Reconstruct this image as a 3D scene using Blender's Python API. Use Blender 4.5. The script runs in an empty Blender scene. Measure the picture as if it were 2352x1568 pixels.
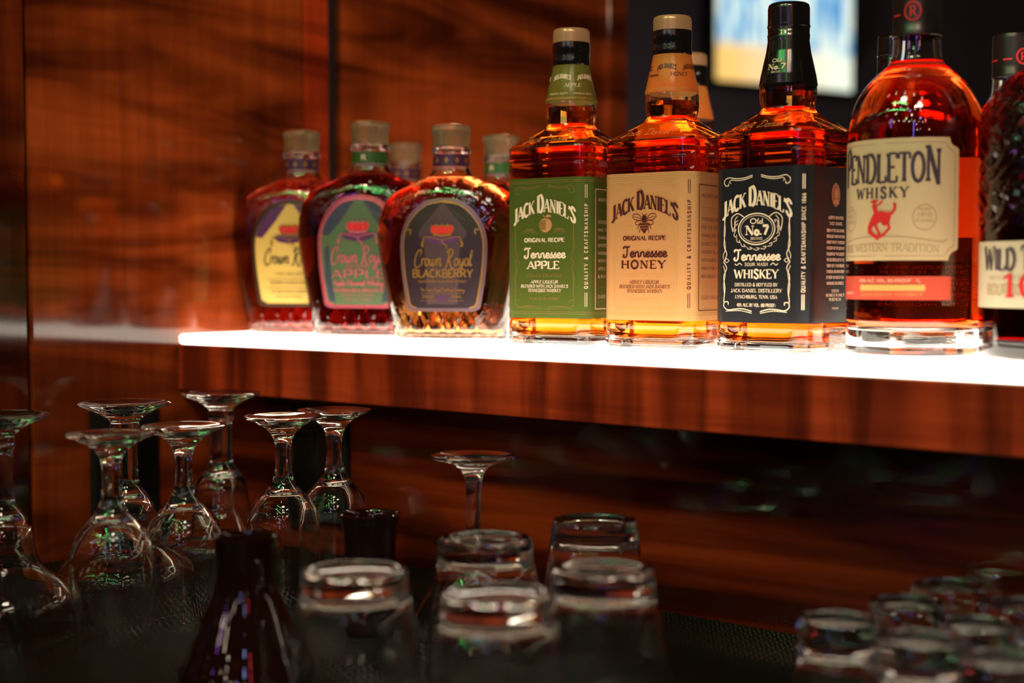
import bpy, bmesh, math, random
from mathutils import Vector, Matrix, Euler

random.seed(7)
C = bpy.context.scene.collection
SC = bpy.context.scene
R = math.radians
PI = math.pi

# ------------------------------------------------------------------ camera
THETA = R(39.5)                 # the shelf recedes from the lens at this angle
CT, ST = math.cos(THETA), math.sin(THETA)
CAM_H = 0.061                   # lens above the glowing shelf top
MAT_Z = -0.214                  # top of the rubber bar mat
FPX = 3267.0


def spot(px, d):
    """world x, y of a place d metres in front of the lens, at a bearing given in image columns"""
    X = (px - 1176.0) / FPX * d
    return (CT * X - ST * d, ST * X + CT * d)


cam_d = bpy.data.cameras.new('camera')
cam = bpy.data.objects.new('camera', cam_d)
C.objects.link(cam)
cam.location = (0, 0, CAM_H)
cam.rotation_euler = (R(90 - 2.61), 0, THETA)
cam_d.sensor_width = 36.0
cam_d.lens = 36.0 * FPX / 2352.0
cam_d.clip_start = 0.02
cam_d.dof.use_dof = True
cam_d.dof.focus_distance = 1.21
cam_d.dof.aperture_fstop = 3.0
SC.camera = cam

# ------------------------------------------------------------------ world, lamps, exposure
w = bpy.data.worlds.new('World')
SC.world = w
w.use_nodes = True
w.node_tree.nodes['Background'].inputs[0].default_value = (0.55, 0.30, 0.16, 1)
w.node_tree.nodes['Background'].inputs[1].default_value = 0.03

SC.view_settings.view_transform = 'Standard'
SC.view_settings.look = 'None'
SC.view_settings.exposure = 0.0
SC.view_settings.gamma = 1.0
SC.view_settings.use_curve_mapping = False
cy = SC.cycles
cy.max_bounces = 20
cy.transmission_bounces = 18
cy.glossy_bounces = 8
cy.diffuse_bounces = 3
cy.transparent_max_bounces = 12
cy.volume_bounces = 0
cy.sample_clamp_indirect = 8.0
cy.sample_clamp_direct = 0.0
cy.caustics_refractive = True
cy.caustics_reflective = False
cy.blur_glossy = 0.2
cy.use_denoising = True
try:
    cy.denoiser = 'OPENIMAGEDENOISE'
except Exception:
    pass


def lamp(kind, name, loc, target, power, color, size=0.05, size_y=None, spot_size=None, blend=0.5):
    d = bpy.data.lights.new(name, kind)
    d.energy = power
    d.color = color
    if kind == 'AREA':
        d.shape = 'RECTANGLE' if size_y else 'DISK'
        d.size = size
        if size_y:
            d.size_y = size_y
    else:
        d.shadow_soft_size = size
    if kind == 'SPOT':
        d.spot_size = R(spot_size)
        d.spot_blend = blend
    o = bpy.data.objects.new(name, d)
    C.objects.link(o)
    o.location = loc
    if target is not None:
        o.rotation_euler = (Vector(target) - Vector(loc)).to_track_quat('-Z', 'Y').to_euler()
    return o


WARM = (1.0, 0.62, 0.32)
# ceiling downlights over the bartender's side
lamp('SPOT', 'downlight', (-1.0, -0.35, 1.45), (-1.12, 1.0, 0.22), 40, WARM, 0.05, None, 44, 0.95)
lamp('SPOT', 'downlight', (0.1, -0.25, 1.35), (-0.4, 0.95, -0.02), 32, WARM, 0.05, None, 52, 0.8)
# pendant lamp hanging over the glasses
lamp('AREA', 'pendant_lamp', (-0.50, 0.42, 0.85), (-0.50, 0.62, -0.2), 1.5, (1.0, 0.86, 0.66), 0.16)
lamp('AREA', 'pendant_lamp', (-0.05, 0.38, 0.85), (-0.15, 0.60, -0.2), 1.5, (1.0, 0.86, 0.66), 0.16)
# rows of frosted globe bulbs over the bar and the room behind the lens
for i in range(9):
    lamp('POINT', 'globe_bulb', (-2.3 + 0.40 * i, -1.45 + 0.05 * (i % 2), 1.00 + 0.03 * math.sin(i * 1.9)), None, 1.25, (1.0, 0.80, 0.58), 0.042)
for i in range(7):
    lamp('POINT', 'globe_bulb', (-1.5 + 0.30 * i, -0.15 + 0.03 * (i % 2), 1.08 + 0.02 * math.sin(i * 2.3)), None, 0.42, (1.0, 0.84, 0.64), 0.024)
for i in range(5):
    lamp('POINT', 'globe_bulb', (-1.0 + 0.24 * i, 0.50, 0.98 + 0.02 * math.sin(i * 1.3)), None, 0.20, (1.0, 0.84, 0.64), 0.016)
rl = random.Random(3)
for i in range(18):
    hue = rl.choice([(1.0, 0.80, 0.56)] * 5 + [(0.35, 1.0, 0.45), (0.40, 0.45, 1.0), (1.0, 0.45, 0.75)])
    lamp('POINT', 'festoon_bulb', (-3.0 + 5.0 * rl.random(), -3.0 + 2.6 * rl.random(), 0.55 + 1.1 * rl.random()), None, 1.1, hue, 0.036 + 0.012 * rl.random())
# unseen fill light added to lift the far wall out of black
lamp('POINT', 'far_wall_fill', (-2.2, 3.6, -0.5), None, 16, (1.0, 0.85, 0.9), 0.1)
# green, blue and violet neon tubes over the bar
lamp('AREA', 'green_neon_tube', (-0.75, -0.35, 1.15), (-0.65, 0.8, -0.2), 3.2, (0.10, 1.0, 0.22), 0.9, 0.022)
lamp('AREA', 'green_neon_tube', (-0.62, 0.22, 0.95), (-0.55, 0.7, -0.2), 1.1, (0.10, 1.0, 0.22), 0.5, 0.018)
lamp('AREA', 'blue_neon_tube', (0.25, -0.9, 0.55), (-0.5, 1.0, 0.0), 0.9, (0.12, 0.16, 1.0), 0.02, 0.5)
lamp('AREA', 'violet_neon_tube', (-1.15, -0.9, 0.8), (-0.7, 1.0, 0.0), 0.6, (0.55, 0.14, 1.0), 0.02, 0.4)
lamp('AREA', 'red_neon_tube', (0.6, -0.2, 0.7), (-0.5, 1.0, 0.0), 0.4, (1.0, 0.06, 0.10), 0.02, 0.25)

# ------------------------------------------------------------------ object helpers


def tag(o, label=None, cat=None, group=None, kind=None):
    if label:
        o['label'] = label
    if cat:
        o['category'] = cat
    if group:
        o['group'] = group
    if kind:
        o['kind'] = kind
    return o


def empty(name, loc, rz, label, cat, group=None, scale=1.0):
    o = bpy.data.objects.new(name, None)
    C.objects.link(o)
    o.empty_display_size = 0.02
    o.location = loc
    o.rotation_euler = (0, 0, rz)
    o.scale = (scale, scale, scale)
    return tag(o, label, cat, group)


def mesh_obj(name, verts, faces, mat, parent=None, smooth=None, mesh=None):
    if mesh is None:
        mesh = bpy.data.meshes.new(name)
        mesh.from_pydata([tuple(v) for v in verts], [], faces)
        mesh.validate()
        if mat is not None:
            mesh.materials.append(mat)
        if smooth is not None:
            mesh.polygons.foreach_set('use_smooth', [True] * len(mesh.polygons))
            if smooth < 179:
                mesh.set_sharp_from_angle(angle=R(smooth))
        mesh.update()
    o = bpy.data.objects.new(name, mesh)
    C.objects.link(o)
    if parent is not None:
        o.parent = parent
    return o


def box_geo(x0, x1, y0, y1, z0, z1, bev=0.0):
    bm = bmesh.new()
    bmesh.ops.create_cube(bm, size=1.0)
    for v in bm.verts:
        v.co = ((x0 + x1) / 2 + v.co.x * (x1 - x0), (y0 + y1) / 2 + v.co.y * (y1 - y0), (z0 + z1) / 2 + v.co.z * (z1 - z0))
    if bev > 0:
        bmesh.ops.bevel(bm, geom=list(bm.edges), offset=bev, segments=2, affect='EDGES', profile=0.5)
    bmesh.ops.recalc_face_normals(bm, faces=bm.faces)
    bm.verts.index_update()
    vs = [v.co.copy() for v in bm.verts]
    fs = [[v.index for v in f.verts] for f in bm.faces]
    bm.free()
    return vs, fs


def box(name, x0, x1, y0, y1, z0, z1, mat, parent=None, bev=0.0):
    vs, fs = box_geo(x0, x1, y0, y1, z0, z1, bev)
    return mesh_obj(name, vs, fs, mat, parent)


def merge(geos):
    V, F = [], []
    for vs, fs in geos:
        n = len(V)
        V += vs
        F += [[i + n for i in f] for f in fs]
    return V, F


# cross-sections: functions of the angle giving the radius
def circ(r):
    return lambda p: r


def sq(a, c, s=1.0, k=44.0):
    def f(p):
        q = PI / 4
        v = (abs(math.cos(p)) / a) ** k + (abs(math.sin(p)) / a) ** k + (abs(math.cos(p - q)) / c) ** k + (abs(math.sin(p - q)) / c) ** k
        r = v ** (-1.0 / k)
        return s * r + (1 - s) * a
    return f


def el(a, b, n=2.3):
    def f(p):
        return ((abs(math.cos(p)) / a) ** n + (abs(math.sin(p)) / b) ** n) ** (-1.0 / n)
    return f


def loft(rings, N, cap0=True, cap1=True, disp=None, hold=True):
    """rings: list of (z, radius function). Angles start at the front (-y)."""
    V, F = [], []

    def lerp(f, g, t):
        return lambda p: f(p) * (1 - t) + g(p) * t
    full = [rings[0]]
    for (z0, f0), (z1, f1) in zip(rings, rings[1:]):     # holding loops keep long straight walls flat
        if abs(z1 - z0) > .006:
            for t in (.0008 / abs(z1 - z0), 1 - .0008 / abs(z1 - z0)):
                full.append((z0 + (z1 - z0) * t, lerp(f0, f1, t)))
        full.append((z1, f1))
    if hold:
        if cap0:
            f0 = full[0][1]
            full.insert(0, (full[0][0], lambda p, f0=f0: f0(p) * .95))
        if cap1:
            f1 = full[-1][1]
            full.append((full[-1][0], lambda p, f1=f1: f1(p) * .95))
    rings = full
    for (z, rf) in rings:
        for i in range(N):
            p = -PI / 2 + 2 * PI * i / N
            r = rf(p)
            if disp:
                r += disp(p, z)
            V.append((r * math.cos(p), r * math.sin(p), z))
    for j in range(len(rings) - 1):
        for i in range(N):
            k = (i + 1) % N
            F.append((j * N + i, j * N + k, (j + 1) * N + k, (j + 1) * N + i))
    if cap0:
        V.append((0, 0, rings[0][0]))
        c = len(V) - 1
        for i in range(N):
            F.append((c, (i + 1) % N, i))
    if cap1:
        V.append((0, 0, rings[-1][0]))
        c = len(V) - 1
        o = (len(rings) - 1) * N
        for i in range(N):
            F.append((c, o + i, o + (i + 1) % N))
    return V, F


def pchip(pts, z):
    """smooth monotone-ish interpolation of tuples over the first entry"""
    n = len(pts)
    if z <= pts[0][0]:
        return pts[0][1:]
    if z >= pts[-1][0]:
        return pts[-1][1:]
    for i in range(n - 1):
        if pts[i][0] <= z <= pts[i + 1][0]:
            break
    h = pts[i + 1][0] - pts[i][0]
    t = (z - pts[i][0]) / h
    out = []
    for c in range(1, len(pts[0])):
        y0, y1 = pts[i][c], pts[i + 1][c]
        d = (y1 - y0) / h
        dl = (pts[i][c] - pts[i - 1][c]) / (pts[i][0] - pts[i - 1][0]) if i > 0 else d
        dr = (pts[i + 2][c] - pts[i + 1][c]) / (pts[i + 2][0] - pts[i + 1][0]) if i < n - 2 else d
        m0 = 0 if dl * d <= 0 else 2 * dl * d / (dl + d)
        m1 = 0 if dr * d <= 0 else 2 * dr * d / (dr + d)
        t2, t3 = t * t, t * t * t
        out.append((2 * t3 - 3 * t2 + 1) * y0 + (t3 - 2 * t2 + t) * h * m0 + (-2 * t3 + 3 * t2) * y1 + (t3 - t2) * h * m1)
    return out


# ------------------------------------------------------------------ materials
MATS = {}


def pmat(name, color, rough=0.5, metal=0.0, trans=0.0, ior=1.45, spec=0.5, coat=0.0, emit=None, estr=0.0):
    m = bpy.data.materials.new(name)
    m.use_nodes = True
    b = m.node_tree.nodes['Principled BSDF']
    b.inputs['Base Color'].default_value = (*color, 1)
    b.inputs['Roughness'].default_value = rough
    b.inputs['Metallic'].default_value = metal
    b.inputs['Transmission Weight'].default_value = trans
    b.inputs['IOR'].default_value = ior
    b.inputs['Specular IOR Level'].default_value = spec
    b.inputs['Coat Weight'].default_value = coat
    b.inputs['Coat Roughness'].default_value = 0.05
    if emit:
        b.inputs['Emission Color'].default_value = (*emit, 1)
        b.inputs['Emission Strength'].default_value = estr
    MATS[name] = m
    return m


def add_noise_color(m, scale, amount, stretch=(1, 1, 1)):
    """break the base colour up with a little procedural noise"""
    nt = m.node_tree
    b = nt.nodes['Principled BSDF']
    base = tuple(b.inputs['Base Color'].default_value)
    tc = nt.nodes.new('ShaderNodeTexCoord')
    mp = nt.nodes.new('ShaderNodeMapping')
    mp.inputs['Scale'].default_value = stretch
    nz = nt.nodes.new('ShaderNodeTexNoise')
    nz.inputs['Scale'].default_value = scale
    nz.inputs['Detail'].default_value = 4
    mx = nt.nodes.new('ShaderNodeMix')
    mx.data_type = 'RGBA'
    mx.inputs[6].default_value = tuple(c * (1 - amount) for c in base[:3]) + (1,)
    mx.inputs[7].default_value = tuple(min(1, c * (1 + amount)) for c in base[:3]) + (1,)
    L = nt.links.new
    L(tc.outputs['Object'], mp.inputs['Vector'])
    L(mp.outputs[0], nz.inputs['Vector'])
    L(nz.outputs['Fac'], mx.inputs[0])
    L(mx.outputs[2], b.inputs['Base Color'])
    return m


def wood(name, dark, mid, light, grain, figure, rough=0.2, fig_amt=0.6, spec=0.5):
    m = bpy.data.materials.new(name)
    m.use_nodes = True
    nt = m.node_tree
    b = nt.nodes['Principled BSDF']
    L = nt.links.new
    tc = nt.nodes.new('ShaderNodeTexCoord')

    def noise(scl, detail, rgh=0.55, dist=0.0):
        mp = nt.nodes.new('ShaderNodeMapping')
        mp.inputs['Scale'].default_value = scl
        n = nt.nodes.new('ShaderNodeTexNoise')
        n.inputs['Scale'].default_value = 1.0
        n.inputs['Detail'].default_value = detail
        n.inputs['Roughness'].default_value = rgh
        n.inputs['Distortion'].default_value = dist
        L(tc.outputs['Object'], mp.inputs['Vector'])
        L(mp.outputs[0], n.inputs['Vector'])
        return n.outputs['Fac']

    def ramp(fac, stops):
        r = nt.nodes.new('ShaderNodeValToRGB')
        e = r.color_ramp.elements
        e[0].position, e[0].color = stops[0][0], (*stops[0][1], 1)
        e[1].position, e[1].color = stops[-1][0], (*stops[-1][1], 1)
        for p, c in stops[1:-1]:
            x = e.new(p)
            x.color = (*c, 1)
        L(fac, r.inputs[0])
        return r.outputs[0]

    g = ramp(noise(grain, 6, 0.62, 0.3), [(0.22, dark), (0.5, mid), (0.78, light)])
    f = ramp(noise(figure, 3, 0.5, 0.6), [(0.38, (0.20, 0.15, 0.13)), (0.50, (0.75, 0.72, 0.7)), (0.62, (1.35, 1.35, 1.35))])
    mx = nt.nodes.new('ShaderNodeMix')
    mx.data_type = 'RGBA'
    mx.blend_type = 'MULTIPLY'
    mx.inputs[0].default_value = fig_amt
    L(g, mx.inputs[6])
    L(f, mx.inputs[7])
    L(mx.outputs[2], b.inputs['Base Color'])
    b.inputs['Roughness'].default_value = rough
    b.inputs['Specular IOR Level'].default_value = spec
    bp = nt.nodes.new('ShaderNodeBump')
    bp.inputs['Strength'].default_value = 0.035
    bp.inputs['Distance'].default_value = 0.002
    L(noise(grain, 6, 0.6), bp.inputs['Height'])
    L(bp.outputs[0], b.inputs['Normal'])
    MATS[name] = m
    return m


DK, MD, LT = (0.21, 0.028, 0.005), (0.275, 0.040, 0.007), (0.345, 0.056, 0.010)
M_wall = wood('figured_mahogany_wall', DK, MD, LT, (80, 80, 3.0), (2.4, 2.4, 15), 0.07, 0.95)
M_wall_red = wood('red_mahogany_strip', (0.26, 0.022, 0.005), (0.38, 0.036, 0.007), (0.46, 0.05, 0.01), (80, 80, 3.0), (2.4, 2.4, 15), 0.07, 0.9)
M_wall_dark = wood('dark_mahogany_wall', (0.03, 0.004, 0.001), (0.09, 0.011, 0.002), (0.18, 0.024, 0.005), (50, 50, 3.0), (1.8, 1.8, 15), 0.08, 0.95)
M_fascia = wood('figured_mahogany_shelf', (0.26, 0.026, 0.007), (0.40, 0.044, 0.011), (0.54, 0.066, 0.017), (4, 60, 70), (26, 2.0, 2.5), 0.3, 0.8)
M_back = wood('mahogany_backsplash', (0.05, 0.005, 0.001), (0.14, 0.017, 0.003), (0.26, 0.036, 0.006), (2.2, 40, 45), (1.5, 2, 24), 0.09, 1.0)
M_counter = wood('black_counter_wood', (0.008, 0.005, 0.003), (0.015, 0.01, 0.007), (0.03, 0.018, 0.01), (3, 40, 40), (3, 3, 3), 0.35, 0.3)

M_glass = pmat('clear_glass', (0.985, 1.0, 0.965), 0.0, 0, 1.0, 1.5)
M_bottle = pmat('bottle_glass', (0.985, 0.99, 0.98), 0.0, 0, 1.0, 1.5)
M_darkglass = pmat('dark_amber_glass', (0.030, 0.007, 0.004), 0.02, 0, 0.6, 1.5)
M_stopper = pmat('frosted_clear_stopper', (0.62, 0.46, 0.27), 0.18, 0, 0.82, 1.45)
M_black = pmat('gloss_black_wrap', (0.006, 0.005, 0.005), 0.16, 0, 0, 1.5, 0.6)
M_blackcap = add_noise_color(pmat('satin_black_cap', (0.012, 0.008, 0.007), 0.34, 0, 0, 1.5), 120, 0.3)
M_beige = add_noise_color(pmat('beige_foil_cap', (0.40, 0.22, 0.115), 0.25, 0.2), 60, 0.12)
M_plastic = add_noise_color(pmat('black_plastic', (0.008, 0.008, 0.008), 0.4), 200, 0.3)


def liquid_mat(name, col, dens):
    m = bpy.data.materials.new(name)
    m.use_nodes = True
    nt = m.node_tree
    b = nt.nodes['Principled BSDF']
    b.inputs['Base Color'].default_value = (1, 1, 1, 1)
    b.inputs['Roughness'].default_value = 0.0
    b.inputs['Transmission Weight'].default_value = 1.0
    b.inputs['IOR'].default_value = 1.36
    v = nt.nodes.new('ShaderNodeVolumeAbsorption')
    v.inputs['Color'].default_value = (*col, 1)
    v.inputs['Density'].default_value = dens
    nt.links.new(v.outputs[0], nt.nodes['Material Output'].inputs['Volume'])
    return m


M_amber = liquid_mat('amber_whiskey', (0.992, 0.735, 0.36), 105)
M_gold = liquid_mat('golden_whiskey', (0.994, 0.765, 0.36), 100)
M_copper = liquid_mat('copper_whiskey', (0.90, 0.54, 0.40), 120)
M_round = liquid_mat('orange_red_whiskey', (0.955, 0.66, 0.38), 98)
M_brown = liquid_mat('brown_amber_whiskey', (0.93, 0.70, 0.36), 85)
M_deep = liquid_mat('deep_red_whiskey', (0.865, 0.42, 0.36), 165)


def paper(name, color, trans=0.35, rough=0.45, noise=0.06, metal=0.0):
    m = bpy.data.materials.new(name)
    m.use_nodes = True
    nt = m.node_tree
    L = nt.links.new
    b = nt.nodes['Principled BSDF']
    b.inputs['Roughness'].default_value = rough
    b.inputs['Metallic'].default_value = metal
    tc = nt.nodes.new('ShaderNodeTexCoord')
    nz = nt.nodes.new('ShaderNodeTexNoise')
    nz.inputs['Scale'].default_value = 260
    nz.inputs['Detail'].default_value = 3
    L(tc.outputs['Object'], nz.inputs['Vector'])
    mx = nt.nodes.new('ShaderNodeMix')
    mx.data_type = 'RGBA'
    mx.inputs[6].default_value = tuple(c * (1 - noise) for c in color) + (1,)
    mx.inputs[7].default_value = tuple(min(1, c * (1 + noise)) for c in color) + (1,)
    L(nz.outputs['Fac'], mx.inputs[0])
    L(mx.outputs[2], b.inputs['Base Color'])
    if trans > 0:
        geo = nt.nodes.new('ShaderNodeNewGeometry')      # the glued side of the paper is white
        bk = nt.nodes.new('ShaderNodeMix')
        bk.data_type = 'RGBA'
        bk.inputs[7].default_value = (0.85, 0.80, 0.70, 1)
        L(geo.outputs['Backfacing'], bk.inputs[0])
        L(mx.outputs[2], bk.inputs[6])
        L(bk.outputs[2], b.inputs['Base Color'])
        t = nt.nodes.new('ShaderNodeBsdfTranslucent')
        L(mx.outputs[2], t.inputs['Color'])
        s = nt.nodes.new('ShaderNodeMixShader')
        s.inputs[0].default_value = trans
        L(b.outputs[0], s.inputs[1])
        L(t.outputs[0], s.inputs[2])
        L(s.outputs[0], nt.nodes['Material Output'].inputs['Surface'])
    MATS[name] = m
    return m


P_green = paper('green_label_paper', (0.125, 0.20, 0.028), 0.55)
P_neck_green = paper('green_neck_film', (0.30, 0.30, 0.06), 0.65, 0.2)
P_neck_honey = paper('honey_neck_film', (0.95, 0.42, 0.10), 0.7, 0.2)
P_honey = paper('honey_label_paper', (0.86, 0.58, 0.25), 0.6, noise=0.03)
P_black = paper('black_label_paper', (0.010, 0.010, 0.013), 0.03, 0.35)
P_cream = paper('cream_label_paper', (0.78, 0.62, 0.36), 0.35, noise=0.04)
P_white = paper('white_label_paper', (0.85, 0.70, 0.48), 0.35, noise=0.03)
P_beam = paper('mauve_beam_print', (0.085, 0.048, 0.055), 0.0, 0.36, 0.08, 0.3)
P_violet = paper('violet_black_foil', (0.036, 0.020, 0.027), 0.0, 0.36, 0.1, 0.3)
P_mauve = paper('mauve_foil_border', (0.22, 0.13, 0.15), 0.0, 0.3, 0.06, 0.5)
P_forest = paper('forest_green_foil', (0.10, 0.15, 0.075), 0.0, 0.36, 0.1, 0.2)
P_slate = paper('slate_blue_print', (0.04, 0.045, 0.075), 0.0, 0.4)
P_yellow = paper('golden_yellow_label', (0.72, 0.46, 0.12), 0.1, 0.4, 0.06)
P_darkrim = paper('dark_bronze_rim', (0.06, 0.035, 0.018), 0.0, 0.4, 0.05, 0.4)
P_purple = paper('purple_print', (0.085, 0.02, 0.09), 0.0, 0.45)
P_collar_green = paper('green_neck_band', (0.03, 0.10, 0.02), 0.1, 0.4)
P_collar_purple = paper('purple_neck_band', (0.06, 0.02, 0.07), 0.1, 0.4)
P_coral = paper('coral_strip_paper', (0.80, 0.11, 0.06), 0.4)
P_orange = paper('orange_back_label', (0.85, 0.35, 0.12), 0.6)
P_pinkrim = paper('pink_glitter_rim', (0.55, 0.10, 0.14), 0.0, 0.3, 0.4, 0.5)

I_white = pmat('ink_ivory', (0.80, 0.62, 0.46), 0.5)
I_brown = pmat('ink_dark_brown', (0.055, 0.008, 0.006), 0.5)
I_black = pmat('ink_black', (0.02, 0.012, 0.010), 0.5)
I_gold = pmat('ink_gold', (0.50, 0.24, 0.06), 0.3, 0.6)
I_goldfaint = pmat('ink_pale_gold', (0.60, 0.36, 0.10), 0.4)
I_olive = pmat('ink_olive_gold', (0.26, 0.17, 0.045), 0.45)
I_pink = pmat('ink_pink_foil', (0.72, 0.16, 0.20), 0.3, 0.4)
I_red = pmat('ink_red', (0.62, 0.02, 0.02), 0.45)
I_navy = pmat('ink_navy', (0.045, 0.03, 0.045), 0.5)
I_grey = pmat('ink_taupe', (0.42, 0.30, 0.17), 0.5)
I_amber = pmat('ink_copper', (0.50, 0.22, 0.09), 0.45)
I_emboss = pmat('ink_embossed_amber', (0.95, 0.50, 0.18), 0.12, 0, 0.6)
I_tan = pmat('ink_tan', (0.34, 0.15, 0.07), 0.5)
for _m in (I_white, I_brown, I_black, I_gold, I_pink, I_red, I_navy, I_grey, I_amber, I_tan):
    if not _m.node_tree.nodes['Principled BSDF'].inputs['Base Color'].links:
        add_noise_color(_m, 400, 0.08)

# ------------------------------------------------------------------ lettering: a stroke alphabet


def catmull(pts, n=5):
    out = []
    for i in range(len(pts) - 1):
        p0 = pts[max(i - 1, 0)]
        p1, p2 = pts[i], pts[i + 1]
        p3 = pts[min(i + 2, len(pts) - 1)]
        for k in range(n):
            t = k / n
            out.append(tuple(0.5 * ((2 * p1[c]) + (-p0[c] + p2[c]) * t + (2 * p0[c] - 5 * p1[c] + 4 * p2[c] - p3[c]) * t * t + (-p0[c] + 3 * p1[c] - 3 * p2[c] + p3[c]) * t ** 3) for c in (0, 1)))
    out.append(pts[-1])
    return out


def pairs(v):
    return [(v[i], v[i + 1]) for i in range(0, len(v), 2)]


def Ln(w, *v):
    return (w, pairs(v))


def Cv(w, *v):
    return (w, catmull(pairs(v), 4))


def Ac(w, cx, cy, rx, ry, a0, a1, n=9):
    return (w, [(cx + rx * math.cos(R(a0 + (a1 - a0) * i / n)), cy + ry * math.sin(R(a0 + (a1 - a0) * i / n))) for i in range(n + 1)])


GL = {}


def G(ch, adv, strokes, serifs=()):
    GL[ch] = (adv, strokes, serifs)


G('A', .80, [Ln(0, .06, 0, .40, 1), Ln(1, .40, 1, .74, 0), Ln(0, .18, .33, .62, .33)], [(.06, 0), (.74, 0)])
G('B', .74, [Ln(1, .14, 0, .14, 1), Ln(0, .14, 1, .42, 1), Ac(1, .42, .76, .19, .24, 90, -90), Ln(0, .14, .52, .42, .52), Ac(1, .42, .26, .24, .26, 90, -90), Ln(0, .14, 0, .42, 0)], [(.1, 0), (.1, 1)])
G('C', .74, [Ac(1, .42, .5, .32, .5, 48, 312, 14)], [])
G('D', .80, [Ln(1, .14, 0, .14, 1), Ln(0, .14, 1, .36, 1), Ac(1, .36, .5, .34, .5, 90, -90, 12), Ln(0, .14, 0, .36, 0)], [(.1, 0), (.1, 1)])
G('E', .68, [Ln(1, .14, 0, .14, 1), Ln(0, .14, 1, .6, 1), Ln(0, .14, .52, .5, .52), Ln(0, .14, 0, .62, 0), Ln(0, .6, 1, .6, .82), Ln(0, .62, 0, .62, .2)], [(.1, 0), (.1, 1)])
G('F', .64, [Ln(1, .14, 0, .14, 1), Ln(0, .14, 1, .6, 1), Ln(0, .14, .5, .5, .5), Ln(0, .6, 1, .6, .82)], [(.14, 0), (.1, 1)])
G('G', .80, [Ac(1, .42, .5, .32, .5, 48, 330, 14), Ln(1, .72, .05, .72, .42), Ln(0, .48, .42, .78, .42)], [])
G('H', .84, [Ln(1, .14, 0, .14, 1), Ln(1, .70, 0, .70, 1), Ln(0, .14, .52, .70, .52)], [(.14, 0), (.14, 1), (.70, 0), (.70, 1)])
G('I', .34, [Ln(1, .17, 0, .17, 1)], [(.17, 0), (.17, 1)])
G('J', .52, [Cv(1, .36, 1, .36, .4, .34, .12, .2, -.02, .06, .08)], [(.36, 1)])
G('K', .80, [Ln(1, .14, 0, .14, 1), Ln(0, .66, 1, .16, .42), Ln(1, .32, .58, .70, 0)], [(.14, 0), (.14, 1), (.66, 1), (.70, 0)])
G('L', .66, [Ln(1, .14, 0, .14, 1), Ln(0, .14, 0, .6, 0), Ln(0, .6, 0, .6, .22)], [(.1, 0), (.14, 1)])
G('M', .98, [Ln(0, .12, 0, .16, 1), Ln(1, .16, 1, .49, .1), Ln(0, .49, .1, .82, 1), Ln(1, .82, 1, .86, 0)], [(.12, 0), (.13, 1), (.85, 1), (.86, 0)])
G('N', .86, [Ln(0, .14, 0, .14, 1), Ln(1, .14, 1, .70, 0), Ln(0, .70, 0, .70, 1)], [(.14, 0), (.11, 1), (.70, 1)])
G('O', .84, [Ac(1, .42, .5, .33, .5, 0, 360, 20)], [])
G('P', .70, [Ln(1, .14, 0, .14, 1), Ln(0, .14, 1, .40, 1), Ac(1, .40, .73, .23, .27, 90, -90), Ln(0, .14, .46, .40, .46)], [(.14, 0), (.1, 1)])
G('Q', .84, [Ac(1, .42, .5, .33, .5, 0, 360, 20), Ln(1, .45, .18, .74, -.12)], [])
G('R', .80, [Ln(1, .14, 0, .14, 1), Ln(0, .14, 1, .40, 1), Ac(1, .40, .75, .22, .25, 90, -90), Ln(0, .14, .5, .40, .5), Ln(1, .38, .5, .70, 0)], [(.14, 0), (.1, 1), (.70, 0)])
G('S', .66, [Cv(1, .56, .80, .46, .96, .30, 1.0, .14, .88, .13, .70, .30, .55, .46, .42, .56, .26, .48, .06, .30, 0, .14, .08, .08, .24)], [])
G('T', .74, [Ln(1, .37, 0, .37, 1), Ln(0, .05, 1, .69, 1), Ln(0, .05, 1, .05, .8), Ln(0, .69, 1, .69, .8)], [(.37, 0)])
G('U', .84, [Cv(1, .14, 1, .14, .32, .22, .06, .42, 0, .62, .06, .70, .32, .70, 1)], [(.14, 1), (.70, 1)])
G('V', .80, [Ln(1, .06, 1, .40, 0), Ln(0, .40, 0, .74, 1)], [(.06, 1), (.74, 1)])
G('W', 1.12, [Ln(1, .06, 1, .32, 0), Ln(0, .32, 0, .56, .9), Ln(1, .56, .9, .80, 0), Ln(0, .80, 0, 1.06, 1)], [(.06, 1), (1.06, 1)])
G('X', .78, [Ln(1, .08, 1, .70, 0), Ln(0, .70, 1, .08, 0)], [(.08, 0), (.7, 0), (.08, 1), (.7, 1)])
G('Y', .78, [Ln(1, .06, 1, .39, .48), Ln(0, .72, 1, .39, .48), Ln(1, .39, .48, .39, 0)], [(.06, 1), (.72, 1), (.39, 0)])
G('Z', .70, [Ln(0, .1, 1, .62, 1), Ln(1, .62, 1, .08, 0), Ln(0, .08, 0, .62, 0)], [])
G('&', .86, [Cv(1, .78, .02, .5, .42, .26, .78, .36, 1.0, .54, .86, .34, .56, .12, .26, .28, 0, .56, .08, .76, .46)], [])
G("'", .22, [Ln(1, .13, 1.02, .07, .74)], [])
G('"', .34, [Ln(0, .1, 1, .1, .75), Ln(0, .22, 1, .22, .75)], [])
G('.', .24, [Ln(1, .12, .0, .12, .14)], [])
G(',', .24, [Ln(1, .14, .1, .08, -.14)], [])
G('-', .4, [Ln(0, .06, .45, .34, .45)], [])
G('(', .34, [Ac(0, .42, .45, .3, .6, 125, 235)], [])
G(')', .34, [Ac(0, -.08, .45, .3, .6, 55, -55)], [])
G('%', .86, [Ac(0, .22, .75, .14, .22, 0, 360), Ac(0, .62, .25, .14, .22, 0, 360), Ln(0, .66, 1, .18, 0)], [])
G(' ', .36, [], [])
G('0', .68, [Ac(1, .34, .5, .24, .5, 0, 360, 18)], [])
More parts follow.
